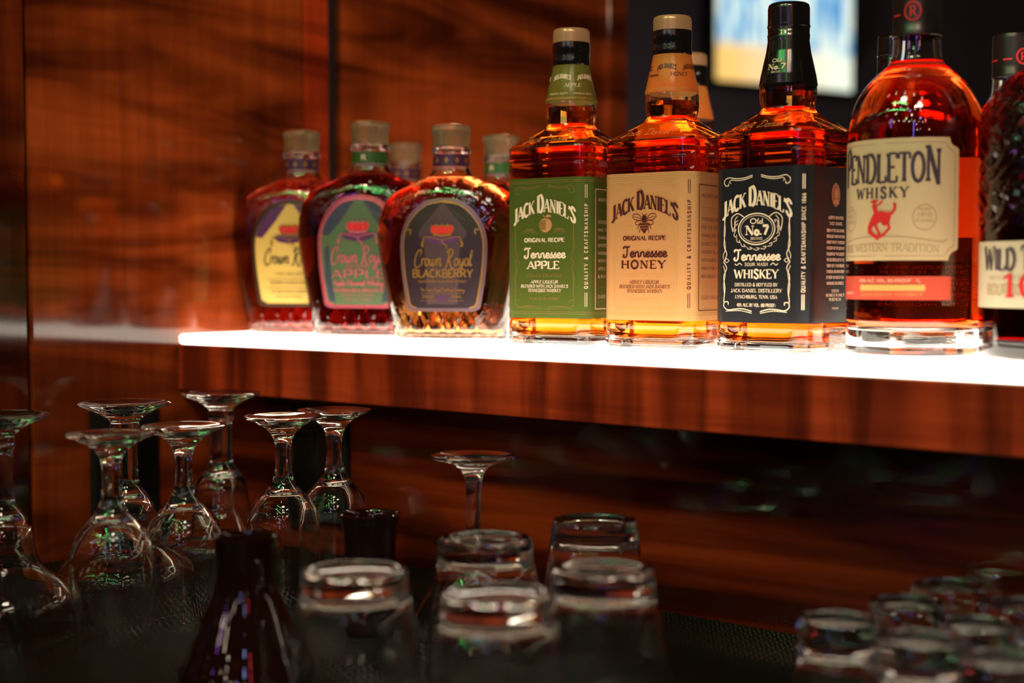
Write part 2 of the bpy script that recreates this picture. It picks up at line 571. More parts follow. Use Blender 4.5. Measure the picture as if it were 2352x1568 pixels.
G('1', .50, [Ln(1, .28, 0, .28, 1), Ln(0, .28, 1, .08, .8)], [(.28, 0)])
G('2', .66, [Cv(1, .1, .76, .2, .96, .4, .98, .52, .8, .44, .5, .1, .04), Ln(1, .1, .04, .58, .04)], [])
G('3', .64, [Cv(1, .1, .86, .3, 1, .5, .84, .44, .6, .26, .52), Cv(1, .26, .52, .5, .46, .55, .2, .36, 0, .1, .1)], [])
G('4', .68, [Ln(0, .44, 1, .08, .3), Ln(0, .08, .3, .62, .3), Ln(1, .46, 0, .46, 1)], [])
G('5', .64, [Ln(1, .52, .98, .16, .98), Ln(0, .16, .98, .14, .56), Cv(1, .14, .56, .36, .64, .54, .46, .5, .14, .3, 0, .1, .08)], [])
G('6', .66, [Cv(1, .5, .96, .24, .78, .12, .4, .2, .06, .36, 0, .54, .14, .5, .44, .32, .54, .15, .36)], [])
G('7', .64, [Ln(1, .08, .96, .58, .96), Ln(1, .58, .96, .26, 0)], [])
G('8', .66, [Ac(1, .33, .75, .18, .24, 0, 360, 14), Ac(1, .33, .26, .23, .26, 0, 360, 14)], [])
G('9', .66, [Cv(1, .16, .04, .42, .22, .54, .6, .46, .94, .3, 1, .12, .86, .16, .56, .34, .46, .51, .64)], [])
# lower case, used for the scripts
G('a', .48, [Ac(1, .22, .24, .17, .24, 40, 320, 12), Ln(1, .39, .46, .38, .08), Cv(0, .38, .08, .44, .0, .52, .12)])
G('c', .40, [Ac(1, .23, .24, .17, .24, 50, 310, 12), Cv(0, .34, .06, .40, .08, .46, .14)])
G('d', .50, [Ac(1, .22, .24, .17, .24, 40, 320, 12), Ln(1, .40, 1.0, .38, .06), Cv(0, .38, .06, .44, .0, .52, .12)])
G('e', .42, [Cv(1, .07, .2, .3, .28, .36, .4, .24, .49, .1, .38, .06, .16, .18, .0, .34, .04, .46, .16)])
G('h', .50, [Ln(1, .08, 1, .08, 0), Cv(1, .08, .3, .22, .48, .36, .44, .38, .2, .4, .02, .5, .1)])
G('i', .24, [Ln(1, .1, .48, .1, .06), Cv(0, .1, .06, .16, 0, .26, .14), Ln(1, .11, .66, .11, .74)])
G('k', .48, [Ln(1, .08, 1, .08, 0), Cv(0, .1, .22, .34, .48, .36, .34, .16, .26), Cv(1, .16, .26, .3, .06, .5, .1)])
G('l', .26, [Cv(0, .0, .14, .18, .6, .22, .96, .14, 1.0, .08, .8), Cv(1, .08, .8, .09, .2, .16, 0, .28, .12)])
G('n', .52, [Ln(1, .08, .47, .08, 0), Cv(1, .08, .26, .2, .46, .34, .46, .38, .3, .38, .08, .44, .0, .54, .12)])
G('o', .46, [Ac(1, .22, .24, .17, .24, 0, 360, 16), Cv(0, .3, .46, .38, .40, .48, .44)])
G('p', .48, [Ln(1, .08, .47, .08, -.4), Ac(1, .24, .24, .17, .24, 150, -150, 12)])
G('r', .36, [Ln(1, .08, .47, .08, 0), Cv(1, .08, .24, .16, .42, .28, .48, .36, .42)])
G('s', .36, [Cv(1, .02, .08, .18, .44, .22, .52, .22, .40, .30, .22, .26, .04, .12, .0, .06, .1), Cv(0, .26, .04, .34, .04, .40, .16)])
G('t', .30, [Ln(1, .14, .8, .12, .08), Ln(0, .02, .48, .28, .48), Cv(0, .12, .08, .18, 0, .3, .14)])
G('u', .52, [Cv(1, .08, .47, .08, .12, .2, 0, .36, .16, .38, .47), Cv(0, .38, .47, .38, .06, .52, .1)])
G('w', .70, [Cv(1, .06, .46, .1, .1, .2, 0, .32, .2, .34, .46), Cv(1, .34, .46, .36, .1, .46, 0, .6, .2, .6, .46), Cv(0, .6, .46, .64, .38, .72, .4)])
G('y', .50, [Cv(1, .08, .47, .1, .14, .2, .02, .36, .2, .4, .47), Cv(1, .4, .47, .36, -.1, .22, -.4, .04, -.38, .1, -.2, .5, .1)])
G('v', .46, [Cv(1, .06, .46, .14, .14, .2, 0), Cv(0, .2, 0, .34, .2, .38, .46), Cv(0, .38, .46, .42, .4, .5, .42)])
G('m', .76, [Ln(1, .08, .47, .08, 0), Cv(1, .08, .26, .18, .46, .3, .46, .34, .3, .34, 0), Cv(1, .34, .26, .44, .46, .56, .46, .6, .3, .6, .08, .66, .0, .78, .12)])
G('g', .48, [Ac(1, .22, .24, .17, .24, 40, 320, 12), Cv(1, .40, .47, .38, -.1, .24, -.4, .06, -.36, .12, -.2, .5, .1)])
G('f', .32, [Cv(1, .32, .92, .24, 1.0, .14, .8, .12, .2, .1, -.3), Ln(0, .02, .46, .3, .46)])
G('b', .48, [Ln(1, .09, 1, .08, .04), Ac(1, .24, .24, .16, .24, 150, -170, 12)])
G('q', .48, [Ac(1, .22, .24, .17, .24, 40, 320, 12), Ln(1, .40, .47, .40, -.4)])
# swash capitals for the scripts
G('~T', .66, [Cv(1, .10, .78, .06, .92, .18, 1.0, .40, .96, .66, 1.02), Cv(1, .42, .96, .40, .5, .36, .12, .2, -.04, .04, .04, .06, .2, .16, .2)])
G('~C', .70, [Cv(1, .62, .78, .66, .95, .5, 1.04, .24, .86, .08, .4, .16, .0, .4, -.12, .62, .06), Cv(0, .62, .78, .54, .72, .56, .62)])
G('~R', .84, [Cv(1, .30, .96, .26, .4, .14, -.08, .0, -.06), Cv(1, .06, .8, .2, 1.02, .52, 1.06, .66, .84, .5, .58, .3, .5), Cv(1, .34, .5, .5, .1, .72, -.16, .92, -.1)])
G('~J', .56, [Cv(1, .1, .8, .24, 1.0, .52, 1.0), Cv(1, .44, 1.0, .4, .4, .28, -.2, .08, -.24, .1, -.04, .5, .2)])
G('~D', .80, [Cv(1, .30, .98, .24, .4, .1, .02, .3, .06, .6, .1, .74, .5, .5, .94, .1, 1.02, .0, .8)])


def ribbon(pts, hw):
    n = len(pts)
    if n < 2:
        return []
    closed = (abs(pts[0][0] - pts[-1][0]) + abs(pts[0][1] - pts[-1][1])) < 1e-9 and n > 3
    Lp, Rp = [], []
    for i in range(n):
        if closed:
            a = pts[i - 1] if i > 0 else pts[n - 2]
            b = pts[i + 1] if i < n - 1 else pts[1]
        else:
            a, b = pts[max(i - 1, 0)], pts[min(i + 1, n - 1)]
        p = pts[i]

        def unit(u, v):
            d = math.hypot(v[0] - u[0], v[1] - u[1]) or 1e-9
            return ((v[0] - u[0]) / d, (v[1] - u[1]) / d)
        t1 = unit(a, p) if (i > 0 or closed) else unit(p, b)
        t2 = unit(p, b) if (i < n - 1 or closed) else t1
        tx, ty = t1[0] + t2[0], t1[1] + t2[1]
        d = math.hypot(tx, ty)
        if d < 0.3:
            tx, ty, d = t1[0], t1[1], 1.0
        tx, ty = tx / d, ty / d
        k = max(0.55, tx * t1[0] + ty * t1[1])
        h = hw / k
        Lp.append((p[0] - ty * h, p[1] + tx * h))
        Rp.append((p[0] + ty * h, p[1] - tx * h))
    return [[Rp[i], Rp[i + 1], Lp[i + 1], Lp[i]] for i in range(n - 1)]


class Ink:
    """flat print made of 2-D faces, laid on a surface by a mapping (u, z) -> point"""

    def __init__(self):
        self.f = []

    def stroke(self, pts, w):
        self.f += ribbon(pts, w / 2)

    def curve(self, pts, w, n=6):
        self.stroke(catmull(pts, n), w)

    def poly(self, pts):
        cx = sum(p[0] for p in pts) / len(pts)
        cy = sum(p[1] for p in pts) / len(pts)
        for i in range(len(pts)):
            self.f.append([(cx, cy), pts[i], pts[(i + 1) % len(pts)]])

    def disc(self, cx, cy, rx, ry=None, n=20):
        ry = ry or rx
        self.poly([(cx + rx * math.cos(2 * PI * i / n), cy + ry * math.sin(2 * PI * i / n)) for i in range(n)])

    def oval(self, cx, cy, rx, ry, w, n=40):
        self.stroke([(cx + rx * math.cos(2 * PI * i / n), cy + ry * math.sin(2 * PI * i / n)) for i in range(n + 1)], w)

    def rect(self, x0, x1, y0, y1):
        n = max(1, int(abs(x1 - x0) / 0.004))
        for i in range(n):
            a, b = x0 + (x1 - x0) * i / n, x0 + (x1 - x0) * (i + 1) / n
            self.f.append([(a, y0), (b, y0), (b, y1), (a, y1)])

    def frame(self, x0, x1, y0, y1, w):
        self.rect(x0, x1, y0 - w / 2, y0 + w / 2)
        self.rect(x0, x1, y1 - w / 2, y1 + w / 2)
        self.f.append([(x0 - w / 2, y0), (x0 + w / 2, y0), (x0 + w / 2, y1), (x0 - w / 2, y1)])
        self.f.append([(x1 - w / 2, y0), (x1 + w / 2, y0), (x1 + w / 2, y1), (x1 - w / 2, y1)])

    def text(self, s, cx, y, h, width=None, style='slab', align='c', slant=0.0, thick=None, thin=None, warp=None, rot=False, sizes=None, track=0.0):
        ST_ = {'slab': (.155, .075, 1), 'bold': (.20, .09, 1), 'sans': (.12, .12, 0), 'cond': (.26, .12, 1), 'script': (.115, .05, 0), 'light': (.07, .05, 1)}[style]
        tk, tn, sf = ST_
        tk = thick or tk
        tn = thin or tn
        if rot:
            cx += h / 2
        glyphs, i = [], 0
        while i < len(s):
            if s[i] == '~':
                glyphs.append(s[i:i + 2])
                i += 2
            else:
                glyphs.append(s[i])
                i += 1
        x, items = 0.0, []
        for gi, g in enumerate(glyphs):
            adv, st, se = GL.get(g, GL[' '])
            k = sizes[gi] if sizes else 1.0
            items.append((x, k, st, se))
            x += adv * (1 + (k - 1) * 0.35) + track
        total = max(x - track, 1e-6)
        sx = (width / total) if width else h
        x0 = cx - (total * sx / 2 if align == 'c' else 0)
        out = []
        for (gx, k, st, se) in items:
            kk = 1 + (k - 1) * 0.35
            for wgt, pts in st:
                P = [(x0 + (gx + p[0] * kk + slant * p[1]) * sx, y + p[1] * h * k) for p in pts]
                hw = (tk if wgt else tn) * min(h * 1.0, sx * 1.25) / 2 * (k if k > 1 else 1)
                out += ribbon(P, hw)
            if sf:
                for (qx, qy) in se:
                    P = [(x0 + (gx + (qx + d) * kk + slant * qy) * sx, y + (qy * k + (tn / 2 if qy < .5 else -tn / 2)) * h) for d in (-.13, .13)]
                    out += ribbon(P, tn * h / 2)
        if warp:
            out = [[warp(p) for p in f] for f in out]
        if rot:   # vertical lettering read from bottom to top: turn about the anchor
            out = [[(cx - (p[1] - y), y + (p[0] - cx)) for p in f] for f in out]
        self.f += out

    def build(self, name, mp, mat, parent, off=0.0008):
        V, F = [], []
        for f in self.f:
            n = len(V)
            V += [mp(p[0], p[1], off) for p in f]
            F.append(list(range(n, n + len(f))))
        return mesh_obj(name, V, F, mat, parent)


def sheet(mp, z0, z1, left, right, ns, nz, off):
    """a paper label: left/right are functions of z (or numbers)"""
    V, F = [], []
    lf = left if callable(left) else (lambda z: left)
    rf = right if callable(right) else (lambda z: right)
    for j in range(nz + 1):
        z = z0 + (z1 - z0) * j / nz
        a, b = lf(z), rf(z)
        for i in range(ns + 1):
            V.append(mp(a + (b - a) * i / ns, z, off))
    for j in range(nz):
        for i in range(ns):
            k = j * (ns + 1) + i
            F.append((k, k + 1, k + ns + 2, k + ns + 1))
    return V, F


def ring_map(rfun):
    """wrap on a round neck or body: u is arc length from the front, rfun(z) the radius"""
    def mp(u, z, off):
        r = rfun(z)
        p = -PI / 2 + u / r
        return ((r + off) * math.cos(p), (r + off) * math.sin(p), z)
    return mp


# ------------------------------------------------------------------ the setting
XW = -1.233                      # face of the wooden wall on the left
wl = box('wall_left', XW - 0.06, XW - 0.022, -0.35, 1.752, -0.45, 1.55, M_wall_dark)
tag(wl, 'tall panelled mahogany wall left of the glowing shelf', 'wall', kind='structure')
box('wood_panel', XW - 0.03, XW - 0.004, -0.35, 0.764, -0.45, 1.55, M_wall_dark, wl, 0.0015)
box('wood_panel', XW - 0.026, XW, 0.766, 1.117, -0.45, 1.55, M_wall, wl, 0.0015)
box('wood_panel', XW - 0.026, XW, 1.1185, 1.160, -0.45, 1.55, M_wall_red, wl, 0.004)
box('wood_panel', XW - 0.026, XW, 1.180, 1.705, -0.45, 1.55, M_wall, wl, 0.005)
g_ = box('joint_strip', XW - 0.03, XW - 0.012, 1.1605, 1.1795, -0.45, 1.55, M_blackcap, wl)
g_['label'] = 'black joint strip'
tr = box('trim_1', XW - 0.03, XW + 0.012, 1.706, 1.752, -0.45, 1.55, M_wall, None, 0.003)
tag(tr, 'upright wooden post ending the panelled wall', 'trim', kind='structure')

bs = box('wall_under_shelf', XW, 0.75, 0.985, 1.02, -0.45, -0.0594, M_back)
tag(bs, 'dark glossy wooden backsplash under the shelf', 'wall', kind='structure')

M_farwall = add_noise_color(pmat('charcoal_wall_paint', (0.10, 0.082, 0.09), 0.8), 3, 0.2)

# glowing shelf: wooden board with a frosted light panel on top
shelf = empty('bar_shelf', (0, 0, -0.0612), 0, 'thick figured mahogany bar shelf with glowing white top holding the bottles', 'shelf')
SHF = 0.938
vs, fs = box_geo(XW + 0.0004, 0.75, SHF, 1.36, 0.002, 0.0512, 0.0015)
mesh_obj('board', vs, fs, M_fascia, shelf)
M_led = bpy.data.materials.new('frosted_light_panel')
M_led.use_nodes = True
nt = M_led.node_tree
nt.nodes.remove(nt.nodes['Principled BSDF'])
em = nt.nodes.new('ShaderNodeEmission')
em.inputs['Strength'].default_value = 7.0
tcn = nt.nodes.new('ShaderNodeTexCoord')
nzn = nt.nodes.new('ShaderNodeTexNoise')
nzn.inputs['Scale'].default_value = 6
mxn = nt.nodes.new('ShaderNodeMix')
mxn.data_type = 'RGBA'
mxn.inputs[6].default_value = (1.0, 0.86, 0.66, 1)
mxn.inputs[7].default_value = (1.0, 0.91, 0.76, 1)
nt.links.new(tcn.outputs['Object'], nzn.inputs['Vector'])
nt.links.new(nzn.outputs['Fac'], mxn.inputs[0])
nt.links.new(mxn.outputs[2], em.inputs['Color'])
nt.links.new(em.outputs[0], nt.nodes['Material Output'].inputs['Surface'])
vs, fs = box_geo(XW + 0.0008, 0.75, SHF + 0.0005, 1.355, 0.0513, 0.0612, 0.003)
lp = mesh_obj('light_panel', vs, fs, M_led, shelf)
lp['label'] = 'glowing white light panel'

# counter and mat
ct = box('bar_counter', XW + 0.0004, 0.75, 0.28, 0.9845, MAT_Z - 0.046, MAT_Z - 0.006, M_counter, None, 0.002)
tag(ct, 'dark bar counter under the rubber mat', 'counter')

M_mat = bpy.data.materials.new('black_rubber_mat')
M_mat.use_nodes = True
nt = M_mat.node_tree
b = nt.nodes['Principled BSDF']
b.inputs['Base Color'].default_value = (0.004, 0.005, 0.0035, 1)
b.inputs['Roughness'].default_value = 0.17
b.inputs['Specular IOR Level'].default_value = 0.24


def ribbed_mat():
    """one connected sheet whose top is a fine grid of raised squares"""
    x0, x1, y0, y1 = XW + 0.02, 0.70, 0.33, 0.979
    st = 0.0021
    nx, ny = int((x1 - x0) / st), int((y1 - y0) / st)
    V, F = [], []
    for j in range(ny + 1):
        for i in range(nx + 1):
            edge = i in (0, nx) or j in (0, ny)
            up = (i % 3 != 0) and ((j + (i // 3 % 2)) % 3 != 0)
            z = MAT_Z - 0.006 if edge else MAT_Z - (0.0 if up else 0.0016)
            V.append((x0 + i * st, y0 + j * st, z))
    for j in range(ny):
        for i in range(nx):
            k = j * (nx + 1) + i
            F.append((k, k + 1, k + nx + 2, k + nx + 1))
    return V, F


vs, fs = ribbed_mat()
mt = mesh_obj('bar_mat', vs, fs, M_mat, None, 180)
tag(mt, 'black rubber bar mat with fine honeycomb texture under the glasses', 'mat')


# black socket plates
def outlet(name, loc, rz, label):
    o = empty(name, loc, rz, label, 'outlet', 'socket plates below the shelf')
    vs, fs = box_geo(-0.041, 0.041, -0.0075, 0, -0.057, 0.057, 0.003)
    mesh_obj('cover_plate', vs, fs, M_plastic, o)
    for s in (-1, 1):
        vs, fs = box_geo(s * 0.019 - 0.0155, s * 0.019 + 0.0155, -0.0095, -0.0076, -0.033, 0.033, 0.001)
        mesh_obj('socket_insert', vs, fs, M_black, o)
    return o


outlet('outlet_plate', (XW + 0.0002, 0.868, -0.128), R(90), 'black socket plate on the left wall behind the wine glasses')
outlet('outlet_plate', (-1.06, 0.9848, -0.128), 0, 'black socket plate on the backsplash under the shelf')

# far room
far = empty('television', (0, 0, 0), 0, 'bright wall television glowing blue and white far behind the bottles', 'television')
tvx, tvy = spot(1800, 5.0)
far.location = (tvx, tvy, 0.061 + 0.875)
far.rotation_euler = (0, 0, THETA + R(31))
M_scr = bpy.data.materials.new('television_screen')
M_scr.use_nodes = True
nt = M_scr.node_tree
L = nt.links.new
b = nt.nodes['Principled BSDF']
b.inputs['Base Color'].default_value = (0.01, 0.01, 0.01, 1)
tcn = nt.nodes.new('ShaderNodeTexCoord')
sep = nt.nodes.new('ShaderNodeSeparateXYZ')
L(tcn.outputs['Object'], sep.inputs[0])
mpn = nt.nodes.new('ShaderNodeMapping')
mpn.inputs['Scale'].default_value = (30, 1, 6)
nzn = nt.nodes.new('ShaderNodeTexNoise')
nzn.inputs['Scale'].default_value = 1.0
nzn.inputs['Detail'].default_value = 3
L(tcn.outputs['Object'], mpn.inputs['Vector'])
L(mpn.outputs[0], nzn.inputs['Vector'])
r1 = nt.nodes.new('ShaderNodeValToRGB')
e = r1.color_ramp.elements
e[0].position, e[0].color = 0.38, (0.05, 0.27, 0.62, 1)
e[1].position, e[1].color = 0.60, (0.88, 0.95, 0.82, 1)
x = e.new(0.5)
x.color = (0.42, 0.68, 0.78, 1)
L(nzn.outputs['Fac'], r1.inputs[0])
r2 = nt.nodes.new('ShaderNodeValToRGB')        # lower band: amber at the left, white at the right
mr2 = nt.nodes.new('ShaderNodeMapRange')
mr2.inputs[1].default_value = -0.31
mr2.inputs[2].default_value = 0.31
L(sep.outputs['X'], mr2.inputs[0])
L(mr2.outputs[0], r2.inputs[0])
e = r2.color_ramp.elements
e[0].position, e[0].color = 0.1, (1.0, 0.62, 0.18, 1)
e[1].position, e[1].color = 0.9, (0.92, 1.0, 0.82, 1)
x = e.new(0.45)
x.color = (0.95, 0.72, 0.45, 1)
gt = nt.nodes.new('ShaderNodeMapRange')
gt.inputs[1].default_value = -0.105
gt.inputs[2].default_value = -0.065
L(sep.outputs['Z'], gt.inputs[0])
mxn = nt.nodes.new('ShaderNodeMix')
mxn.data_type = 'RGBA'
L(gt.outputs[0], mxn.inputs[0])
L(r2.outputs[0], mxn.inputs[6])
L(r1.outputs[0], mxn.inputs[7])
L(mxn.outputs[2], b.inputs['Emission Color'])
b.inputs['Emission Strength'].default_value = 1.1
vs, fs = box_geo(-0.335, 0.335, 0.0, 0.05, -0.235, 0.235, 0.004)
mesh_obj('casing', vs, fs, M_plastic, far)
vs, fs = box_geo(-0.31, 0.31, -0.004, -0.0002, -0.21, 0.21, 0.0)
s_ = mesh_obj('screen', vs, fs, M_scr, far)
s_['label'] = 'lit blue and white screen'
vs, fs = box_geo(-0.06, 0.06, 0.0502, 0.11, -0.06, 0.06, 0.003)
mesh_obj('wall_bracket', vs, fs, M_plastic, far)
fw = box('wall_back', -4.5, 4.5, 0.0, 0.1, -1.3, 2.2, M_farwall)
cdir = Vector((-math.sin(THETA + R(31)), math.cos(THETA + R(31))))
fw.location = (tvx + cdir.x * 0.1102, tvy + cdir.y * 0.1102, 0)
fw.rotation_euler = (0, 0, THETA + R(31))
tag(fw, 'dim charcoal wall far behind the shelf carrying the television', 'wall', kind='structure')

# ------------------------------------------------------------------ square bottles
JA, JC = 0.0455, 0.0573
LA, LC = 0.0449, 0.0566          # label zone, slightly set in
JD = [(0.0, .0432, .0544, 1), (0.0008, .0444, .0559, 1), (0.0022, .0453, .0570, 1), (0.0034, JA, JC, 1), (0.0048, JA, JC, 1), (0.009, JA, JC, 1), (0.0190, JA, JC, 1), (0.0205, .0452, .0569, 1),
      (0.0215, LA, LC, 1), (0.1540, LA, LC, 1), (0.1550, .0452, .0569, 1), (0.1565, JA, JC, 1), (0.1640, JA, JC, 1), (0.1655, .0450, .0566, 1), (0.1675, .0450, .0566, 1), (0.1690, JA, JC, 1),
      (0.1795, JA, JC, 1), (0.1812, .0447, .0562, 1), (0.1835, .0420, .0525, 1), (0.1880, .0352, .0432, 1), (0.1925, .0292, .0350, .95), (0.1965, .0246, .0284, .8),
      (0.1992, .0224, .0248, .5), (0.2010, .0219, .0236, .3), (0.2026, .0212, .0225, .2), (0.2042, .0213, .0228, .3), (0.2080, .0219, .0236, .45), (0.2140, .0222, .0240, .5),
      (0.2220, .0223, .0240, .4), (0.2300, .0216, .0230, .2), (0.2400, .0198, .021, 0), (0.2500, .0176, .019, 0), (0.2580, .0162, .017, 0), (0.2640, .0158, .017, 0), (0.2800, .0157, .017, 0)]
NJ = 96


def jd_r(z):
    """neck radius"""
    return pchip([(r[0], r[1]) for r in JD], z)[0]


def jd_shell():
    out = [(z, sq(a, c, s)) for z, a, c, s in JD]
    t = 0.0026
    inner = [(z, sq(max(a - t, .011), max(c - t, .012), s)) for z, a, c, s in JD if z > 0.012]
    inner = [(0.0065, sq(.034, .043, 1)), (0.0078, sq(.039, .049, 1))] + inner
    return loft(out + list(reversed(inner)), NJ)


def jd_liquid(fill):
    t = 0.0021
    rs = [(0.0061, sq(.0345, .0435, 1)), (0.0074, sq(.0395, .0495, 1))]
    rs += [(z, sq(a - t, c - t, s)) for z, a, c, s in JD if 0.012 < z < fill]
    a, c, s = pchip(JD, fill)
    rs.append((fill, sq(a - t, c - t, s)))
    return loft(rs, NJ)


_per = []                        # perimeter of the label zone, from the front centre


def _init_per():
    f = sq(LA, LC)
    pts = []
    N = 1440
    for i in range(N + 1):
        p = -PI / 2 + 2 * PI * i / N
        pts.append((f(p) * math.cos(p), f(p) * math.sin(p)))
    s = 0.0
    _per.append((0.0, pts[0][0], pts[0][1]))
    for i in range(1, N + 1):
        s += math.hypot(pts[i][0] - pts[i - 1][0], pts[i][1] - pts[i - 1][1])
        _per.append((s, pts[i][0], pts[i][1]))


_init_per()
PER = _per[-1][0]
S_SIDE = PER / 4                 # centre of the right face
S_CH = PER / 8                   # centre of the chamfer


def jd_map(u, z, off):
    s = u % PER
    lo, hi = 0, len(_per) - 1
    while hi - lo > 1:
        m = (lo + hi) // 2
        if _per[m][0] <= s:
            lo = m
        else:
            hi = m
    a, b_ = _per[lo], _per[hi]
    t = (s - a[0]) / (b_[0] - a[0])
    x, y = a[1] + (b_[1] - a[1]) * t, a[2] + (b_[2] - a[2]) * t
    tx, ty = b_[1] - a[1], b_[2] - a[2]
    d = math.hypot(tx, ty)
    return (x + ty / d * off, y - tx / d * off, z)


def neck_map(u, z, off):
    r = jd_r(z)
    p = -PI / 2 + u / r
    f = pchip(JD, z)
    rr = sq(f[0], f[1], f[2])(p) + off
    return (rr * math.cos(p), rr * math.sin(p), z)


def shoulder_map(u, z, off):
    """lettering moulded on the sloping front of the shoulder"""
    f = pchip(JD, z)
    return (u, -(f[0] + off), z + off * 0.8)


def shoulder_side_map(u, z, off):
    f = pchip(JD, z)
    return (f[0] + off, u, z + off * 0.8)


def arch(k):
    return lambda p: (p[0], p[1] - k * p[0] * p[0])


def jd_logo(ink, z, W=0.0655):
    s = "JACK DANIEL'S"
    sizes = [1.12, 1, 1, 1, 1, 1.32, 1, 1, 1, 1, 1, 1, 1.08]
    ink.text(s, 0, z, 0.0118, W, 'cond', sizes=sizes, warp=arch(10.4), thick=.215, thin=.085, track=.0)


def scroll_frame(ink, w):
    """thin scrolled frame round the front text"""
    for s in (-1, 1):
        ink.curve([(s * .004, .1452), (s * .012, .1432), (s * .020, .1430), (s * .027, .1440), (s * .031, .1415), (s * .0305, .1380), (s * .0275, .1372), (s * .027, .1392)], w)
        ink.curve([(s * .004, .1438), (s * .012, .1418), (s * .019, .1414), (s * .024, .1420), (s * .0262, .1405), (s * .0245, .1393)], w * .8)
        ink.curve([(s * .0310, .110), (s * .0302, .100), (s * .0312, .088), (s * .0285, .081), (s * .0300, .0765), (s * .0315, .0740)], w)
        ink.curve([(s * .0300, .112), (s * .0312, .098), (s * .0298, .086), (s * .0318, .080), (s * .0318, .0765)], w * .7)
        ink.curve([(s * .0315, .0740), (s * .0285, .069), (s * .0312, .062), (s * .0300, .052), (s * .0310, .043), (s * .031, .0405)], w)
        ink.curve([(s * .0318, .0710), (s * .0298, .064), (s * .0314, .055), (s * .0302, .046)], w * .7)
        ink.curve([(s * .004, .0332), (s * .012, .0352), (s * .020, .0350), (s * .027, .0342), (s * .031, .0370), (s * .0303, .0405), (s * .0270, .0408), (s * .0268, .0385)], w)
        ink.curve([(s * .004, .0318), (s * .014, .0336), (s * .022, .0336), (s * .0290, .0330)], w * .7)
        ink.curve([(s * .0262, .0752), (s * .0285, .0770), (s * .0300, .0752), (s * .0285, .0735), (s * .0262, .0752)], w * .7, 4)


def double_rules(ink, w=0.00035):
    for z in (.1488, .1472, .0300, .0284):
        ink.rect(-PER / 2 + .01, PER / 2 - .01, z - w / 2, z + w / 2)


def bars(ink, w=0.0005):
    for d in (-.0008, .0008):
        ink.stroke([(S_CH + d, .1325), (S_CH + d, .1445)], w)
        ink.stroke([(S_CH + d, .0350), (S_CH + d, .0475)], w)


